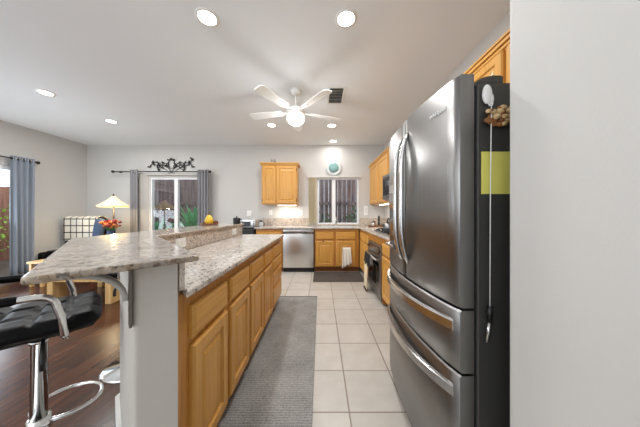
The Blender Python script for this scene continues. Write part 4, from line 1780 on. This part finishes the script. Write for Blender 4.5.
# towels
def cloth_drop(t, name, F, u0, u1, v0, v1, d, mat, folds=3, amp=0.008, skew=0.0):
    def fn(u, v):
        uu = u0 + (u1 - u0) * (0.5 + (u - 0.5) * (0.82 + 0.18 * (1 - v)))
        vv = v0 + (v1 - v0) * v + (skew * (u - 0.5) * (1 - v))
        return Vector((uu, vv, d + amp * (0.5 + 0.5 * math.sin(u * folds * 2 * PI + 2 * v)) * (1.2 - v)))
    return MB(F).grid(fn, folds * 8, 8, 0.004).build(name, M[mat], t)


t = thing('dish_towel', 'white terry towel hanging over the right sink cabinet door', 'towel', (0.53, YFc - 0.03, 0.18))
cloth_drop(t, 'front_fall', Fb, 0.42, 0.615, 0.13, 0.50, 0.046, 'towelwhite', 3, 0.014, 0.09)
m = MB()
m.box((0.43, YFc - 0.030, 0.46), (0.60, YFc - 0.0205, 0.50), 0.003)
m.build('hanging_bar', M['steel_h'], t)
t = thing('oven_towel', 'long cream towel with a black top hanging from the oven handle', 'towel', (XFr - 0.09, 3.28, 0.03))
cloth_drop(t, 'black_top', Fr, 3.02, 3.42, 0.40, 0.585, 0.087, 'towelblack', 3, 0.014)
cloth_drop(t, 'cream_fall', Fr, 3.19, 3.42, 0.045, 0.42, 0.092, 'towelcream', 3, 0.016)
cloth_drop(t, 'black_border', Fr, 3.185, 3.425, 0.015, 0.05, 0.092, 'towelblack', 3, 0.020)

# ------------------------------------------------------------------ bar stools
def make_stool(label, lift=0.0, foot=0.0):
    t = thing('bar_stool', label, 'bar stool', (0, 0, 0), 'black leather bar stools')
    L = dict(local=True)
    # faces +X in local space
    MB().lathe([(0, 0), (0.19, 0.0), (0.195, 0.006), (0.18, 0.016), (0.08, 0.028), (0.045, 0.045), (0.04, 0.06)], (0, 0, 0), 36).build('base', M['chrome'], t, local=True)
    MB().lathe([(0.027, 0.05), (0.027, 0.60), (0.031, 0.602), (0.031, 0.615), (0.02, 0.617), (0.02, 0.645 + lift)], (0, 0, 0), 20).build('column', M['chrome'], t, local=True)
    # loop footrest
    pts = []
    for k in range(24):
        a = 2 * PI * k / 24
        pts.append((0.125 + 0.11 * math.cos(a), 0.125 * math.sin(a), 0.237))
    m = MB(lambda x, y, z: (x * math.cos(foot) - y * math.sin(foot), x * math.sin(foot) + y * math.cos(foot), z))
    m.tube(pts, 0.0085, 10, closed=True)
    m.lathe([(0.028, 0.205), (0.036, 0.207), (0.036, 0.265), (0.028, 0.267)], (0, 0, 0), 18)
    m.build('footrest', M['chrome'], t, local=True)
    MB().box((-0.11, -0.11, 0.645), (0.11, 0.11, 0.668), 0.006).build('seat_plate', M['black'], t, local=True, dz=lift)
    MB().tube([(0.02, -0.02, 0.655), (0.03, -0.16, 0.645), (0.035, -0.20, 0.60), (0.035, -0.203, 0.56)], [0.006, 0.006, 0.009, 0.009], 8).build('lift_lever', M['black'], t, local=True, dz=lift)
    # quilted seat
    w2, d2_ = 0.205, 0.20
    bm = bmesh.new()
    bmesh.ops.create_cube(bm, size=1)
    bmesh.ops.subdivide_edges(bm, edges=bm.edges[:], cuts=23, use_grid_fill=True)
    for v in bm.verts:
        x, y, z = v.co * 2
        r_ = 0.10
        # rounded slab
        k = max(abs(x), abs(y))
        edge = 1 - max(0.0, (max(abs(x), abs(y)) - 0.82) / 0.18) ** 2.2 * 0.55
        zz = z * 0.036 * edge
        if z > 0.5:
            u, w_ = x * d2_, y * w2
            q = min(abs(((u + 0.2) / 0.10) % 1 - 0.5), 0.5)
            q2 = min(abs(((w_ + 0.205) / 0.137) % 1 - 0.5), 0.5)
            g1 = math.exp(-((0.5 - q) / 0.07) ** 2)
            g2 = math.exp(-((0.5 - q2) / 0.06) ** 2)
            zz -= 0.012 * max(g1, g2) * edge
        c = 1 - 0.06 * (abs(x) ** 6) * (abs(y) ** 6) * 2
        dip = 0.03 * max(0, -x - 0.4) ** 2
        v.co = Vector((x * d2_ * c * (1 - 0.03 * z * z), y * w2 * c * (1 - 0.03 * z * z), 0.708 + zz + dip))
    m = MB()
    m._merge(bm, True)
    m.build('seat', M['leather'], t, local=True, dz=lift)
    # low padded back
    def fnb(u, v):
        a = (u - 0.5) * 1.9
        tilt = 0.05 * v
        bul = 0.0
        return Vector((-0.185 - 0.04 * math.cos(a) + 0.02 - tilt, 0.215 * math.sin(a) / math.sin(0.95), 0.78 + 0.14 * v))
    m = MB()
    m.grid(fnb, 18, 6, 0.045)
    m.build('backrest', M['leather'], t, local=True, dz=lift)
    # arms
    for s_ in (-1, 1):
        y = s_ * 0.222
        pts = [(0.093, y * 0.9, 0.668), (0.093, y, 0.69)]
        pts += [(0.086, y, 0.76)]
        for k in range(7):
            a = PI / 2 * k / 6
            pts.append((0.023 + 0.05 * math.cos(a), y, 0.805 + 0.05 * math.sin(a)))
        pts += [(-0.03, y, 0.856), (-0.15, y, 0.86), (-0.20, y * 0.95, 0.85)]
        ar = MB().tube(pts, 0.0125, 12).build('arm', M['chrome'], t, local=True, dz=lift)
        m = MB()
        m.tube([(-0.02, y, 0.857), (-0.032, y, 0.857), (-0.14, y, 0.861), (-0.155, y, 0.861)], [0.013, 0.0175, 0.0175, 0.013], 12)
        m.build('arm_pad', M['leather'], ar, local=True, dz=lift)
    return t


st = make_stool('black tufted bar stool with chrome arms under the angled bar end', 0.0, math.radians(50))
st.location = (-1.262, 0.968, 0)
st.rotation_euler = (0, 0, PI / 4)
st = make_stool('second black bar stool, behind the half wall with its round chrome base showing', 0.05, PI / 2)
st.location = (-1.445, 1.68, 0)

# ------------------------------------------------------------------ sitting corner
# low pine table
t = thing('coffee_table', 'low pale pine coffee table with block legs beyond the bar', 'table', (-3.15, 3.15, 0))
MB().box((-3.56, 2.78, 0.345), (-2.70, 3.62, 0.385), 0.006).build('tabletop', M['pine'], t)
for x0 in (-3.545, -2.79):
    for y0 in (2.795, 3.43):
        MB().box((x0, y0, 0), (x0 + 0.075, y0 + 0.17, 0.345), 0.005).build('leg', M['pine'], t)
for ya in (2.80, 3.57):
    MB().box((-3.47, ya, 0.285), (-2.79, ya + 0.025, 0.345)).build('apron', M['pine'], t)

# armchair with plaid throw
ax0, ax1 = -5.24, -4.27
t = thing('armchair', 'black upholstered armchair in the far left corner', 'armchair', (-4.755, 4.3, 0))
MB().box((ax0 + 0.02, 4.0, 0.12), (ax1 - 0.02, 4.55, 0.36), 0.03, 3).build('base', M['leather'], t)
MB().box((ax0 + 0.15, 3.97, 0.36), (ax1 - 0.15, 4.33, 0.48), 0.045, 4).build('seat_cushion', M['leather'], t)
rot = None
MB().box((ax0 + 0.06, 4.345, 0.34), (ax1 - 0.06, 4.52, 1.05), 0.06, 4, rot=rot).build('backrest', M['leather'], t)
for x in (ax0, ax1 - 0.14):
    MB().box((x, 3.98, 0.2), (x + 0.14, 4.40, 0.45), 0.045, 4).build('armrest', M['leather'], t)
for x in (ax0 + 0.08, ax1 - 0.08):
    for y in (4.06, 4.47):
        MB().lathe([(0.02, 0), (0.028, 0.12)], (x, y, 0), 10).build('foot', M['black'], t)


def throw(u, v):
    x = -5.15 + 0.67 * u
    # v: 0 front bottom .. 1 rear bottom
    s_ = v
    if s_ < 0.6:
        q = s_ / 0.6
        return Vector((x, 4.325 + 0.006 * math.sin(u * 9), 0.62 + 0.445 * q + 0.004 * math.sin(u * 14)))
    q = (s_ - 0.6) / 0.4
    a = PI * min(1, q / 0.6)
    if q < 0.6:
        return Vector((x, 4.43 - 0.105 * math.cos(a), 1.065 + 0.05 * math.sin(a) + 0.004 * math.sin(u * 14)))
    return Vector((x, 4.535, 1.065 - 0.25 * (q - 0.6) / 0.4))


m = MB()
m.grid(throw, 24, 30, 0.006)
tag(m.build('throw_blanket', M['plaid']), 'cream and black plaid throw over the back of the corner armchair', 'blanket')
m = MB()
bm = bmesh.new()
bmesh.ops.create_uvsphere(bm, u_segments=24, v_segments=16, radius=1)
for v in bm.verts:
    x, y, z = v.co
    sg = lambda q: (abs(q) ** 0.45) * (1 if q > 0 else -1)
    k = Vector((sg(x) * 0.09, y * 0.05, sg(z) * 0.22))
    k = Matrix.Rotation(math.radians(10), 3, 'Y') @ k
    v.co = k + Vector((-4.34, 4.23, 0.86))
m._merge(bm, True)
tag(m.build('throw_pillow', M['navy']), 'slate blue pillow standing at the right side of the plaid throw', 'pillow')

# side table, lamp and flowers
t = thing('side_table', 'small dark side table under the lit lamp in the far corner', 'table', (-3.95, 4.3, 0))
tz = 0.62
MB().lathe([(0, tz - 0.025), (0.29, tz - 0.025), (0.30, tz - 0.012), (0.29, tz), (0, tz)], (-3.98, 4.22, 0), 32).build('tabletop', M['board'], t)
for k in range(3):
    a = 2 * PI * k / 3 + 0.3
    MB().tube([(-3.98 + 0.06 * math.cos(a), 4.22 + 0.06 * math.sin(a), tz - 0.026), (-3.98 + 0.20 * math.cos(a), 4.22 + 0.20 * math.sin(a), 0.0)], [0.016, 0.012], 10).build('leg', M['board'], t)
lx, ly = -3.99, 4.18
lx = (113.6 - 320.5) / 216 * 4.25
ly = 4.25
t = thing('table_lamp', 'lit table lamp with a wide cream pagoda shade in the far corner', 'lamp', (lx, ly, tz))
MB().lathe([(0, tz), (0.09, tz), (0.09, tz + 0.015), (0.05, tz + 0.03), (0.018, tz + 0.06), (0.03, tz + 0.16), (0.028, tz + 0.24), (0.012, tz + 0.30), (0.012, tz + 0.70)], (lx, ly, 0), 24).build('stem', M['bronze'], t)
m = MB()
prof = []
for k in range(12):
    u = k / 11
    prof.append((0.222 * (1 - u) ** 1.0 * (0.94 + 0.06 * (1 - u)) + 0.02, 1.325 + 0.19 * u - 0.015 * math.sin(PI * u)))
prof = [(0.226, 1.298), (0.244, 1.312)] + prof
m.lathe(prof, (lx, ly, 0), 24, cap=False)
sh = m.build('lamp_shade', M['shade'], t)
MB().lathe([(0.02, 1.51), (0.026, 1.52), (0.01, 1.53), (0.014, 1.545), (0, 1.56)], (lx, ly, 0), 12).build('finial', M['bronze'], t)
l = bpy.data.lights.new('bulb', 'POINT')
l.energy = LAMP_W
l.color = (1, 0.82, 0.55)
l.shadow_soft_size = 0.05
lo = bpy.data.objects.new('bulb', l)
C.objects.link(lo)
lo.parent = t
lo.location = (0.06, -0.06, 1.33 - tz)

vx, vy = (110.5 - 320.5) / 216 * 4.05, 4.05
t = thing('flower_arrangement', 'red and orange flowers in a blue vase beside the lit lamp', 'flowers', (vx, vy, tz))
MB().lathe([(0, tz), (0.05, tz), (0.075, tz + 0.08), (0.06, tz + 0.17), (0.045, tz + 0.20), (0.055, tz + 0.23)], (vx, vy, 0), 20).build('vase', M['navy'], t)
random.seed(11)
mr, mo, mg = MB(), MB(), MB()
for k in range(46):
    a = random.uniform(0, 2 * PI)
    rr = random.random() ** 0.5
    c = Vector((vx + 0.16 * rr * math.cos(a), vy + 0.11 * rr * math.sin(a), tz + 0.33 + random.uniform(-0.06, 0.12) * (1.1 - rr * 0.6)))
    q = mr if random.random() < 0.72 else mo
    q.sphere(tuple(c), random.uniform(0.018, 0.034), (1, 1, 0.8), 8)
    mg.tube([(vx + 0.02 * math.cos(a), vy + 0.02 * math.sin(a), tz + 0.2), tuple(c)], 0.003, 4)
mr.build('red_blooms', M['red'], t)
mo.build('orange_blooms', M['orange'], t)
mg.build('stems', M['leaf'], t)
# low pine stool at the left wall
t = thing('low_stool', 'small low pine stool between the bar and the patio door curtain', 'stool', (-4.54, 3.54, 0))
MB().box((-4.66, 3.42, 0.37), (-4.42, 3.66, 0.405), 0.006).build('seat', M['pine'], t)
for x in (-4.645, -4.475):
    for y in (3.44, 3.60):
        MB().box((x, y, 0), (x + 0.04, y + 0.04, 0.37), 0.003).build('leg', M['pine'], t)
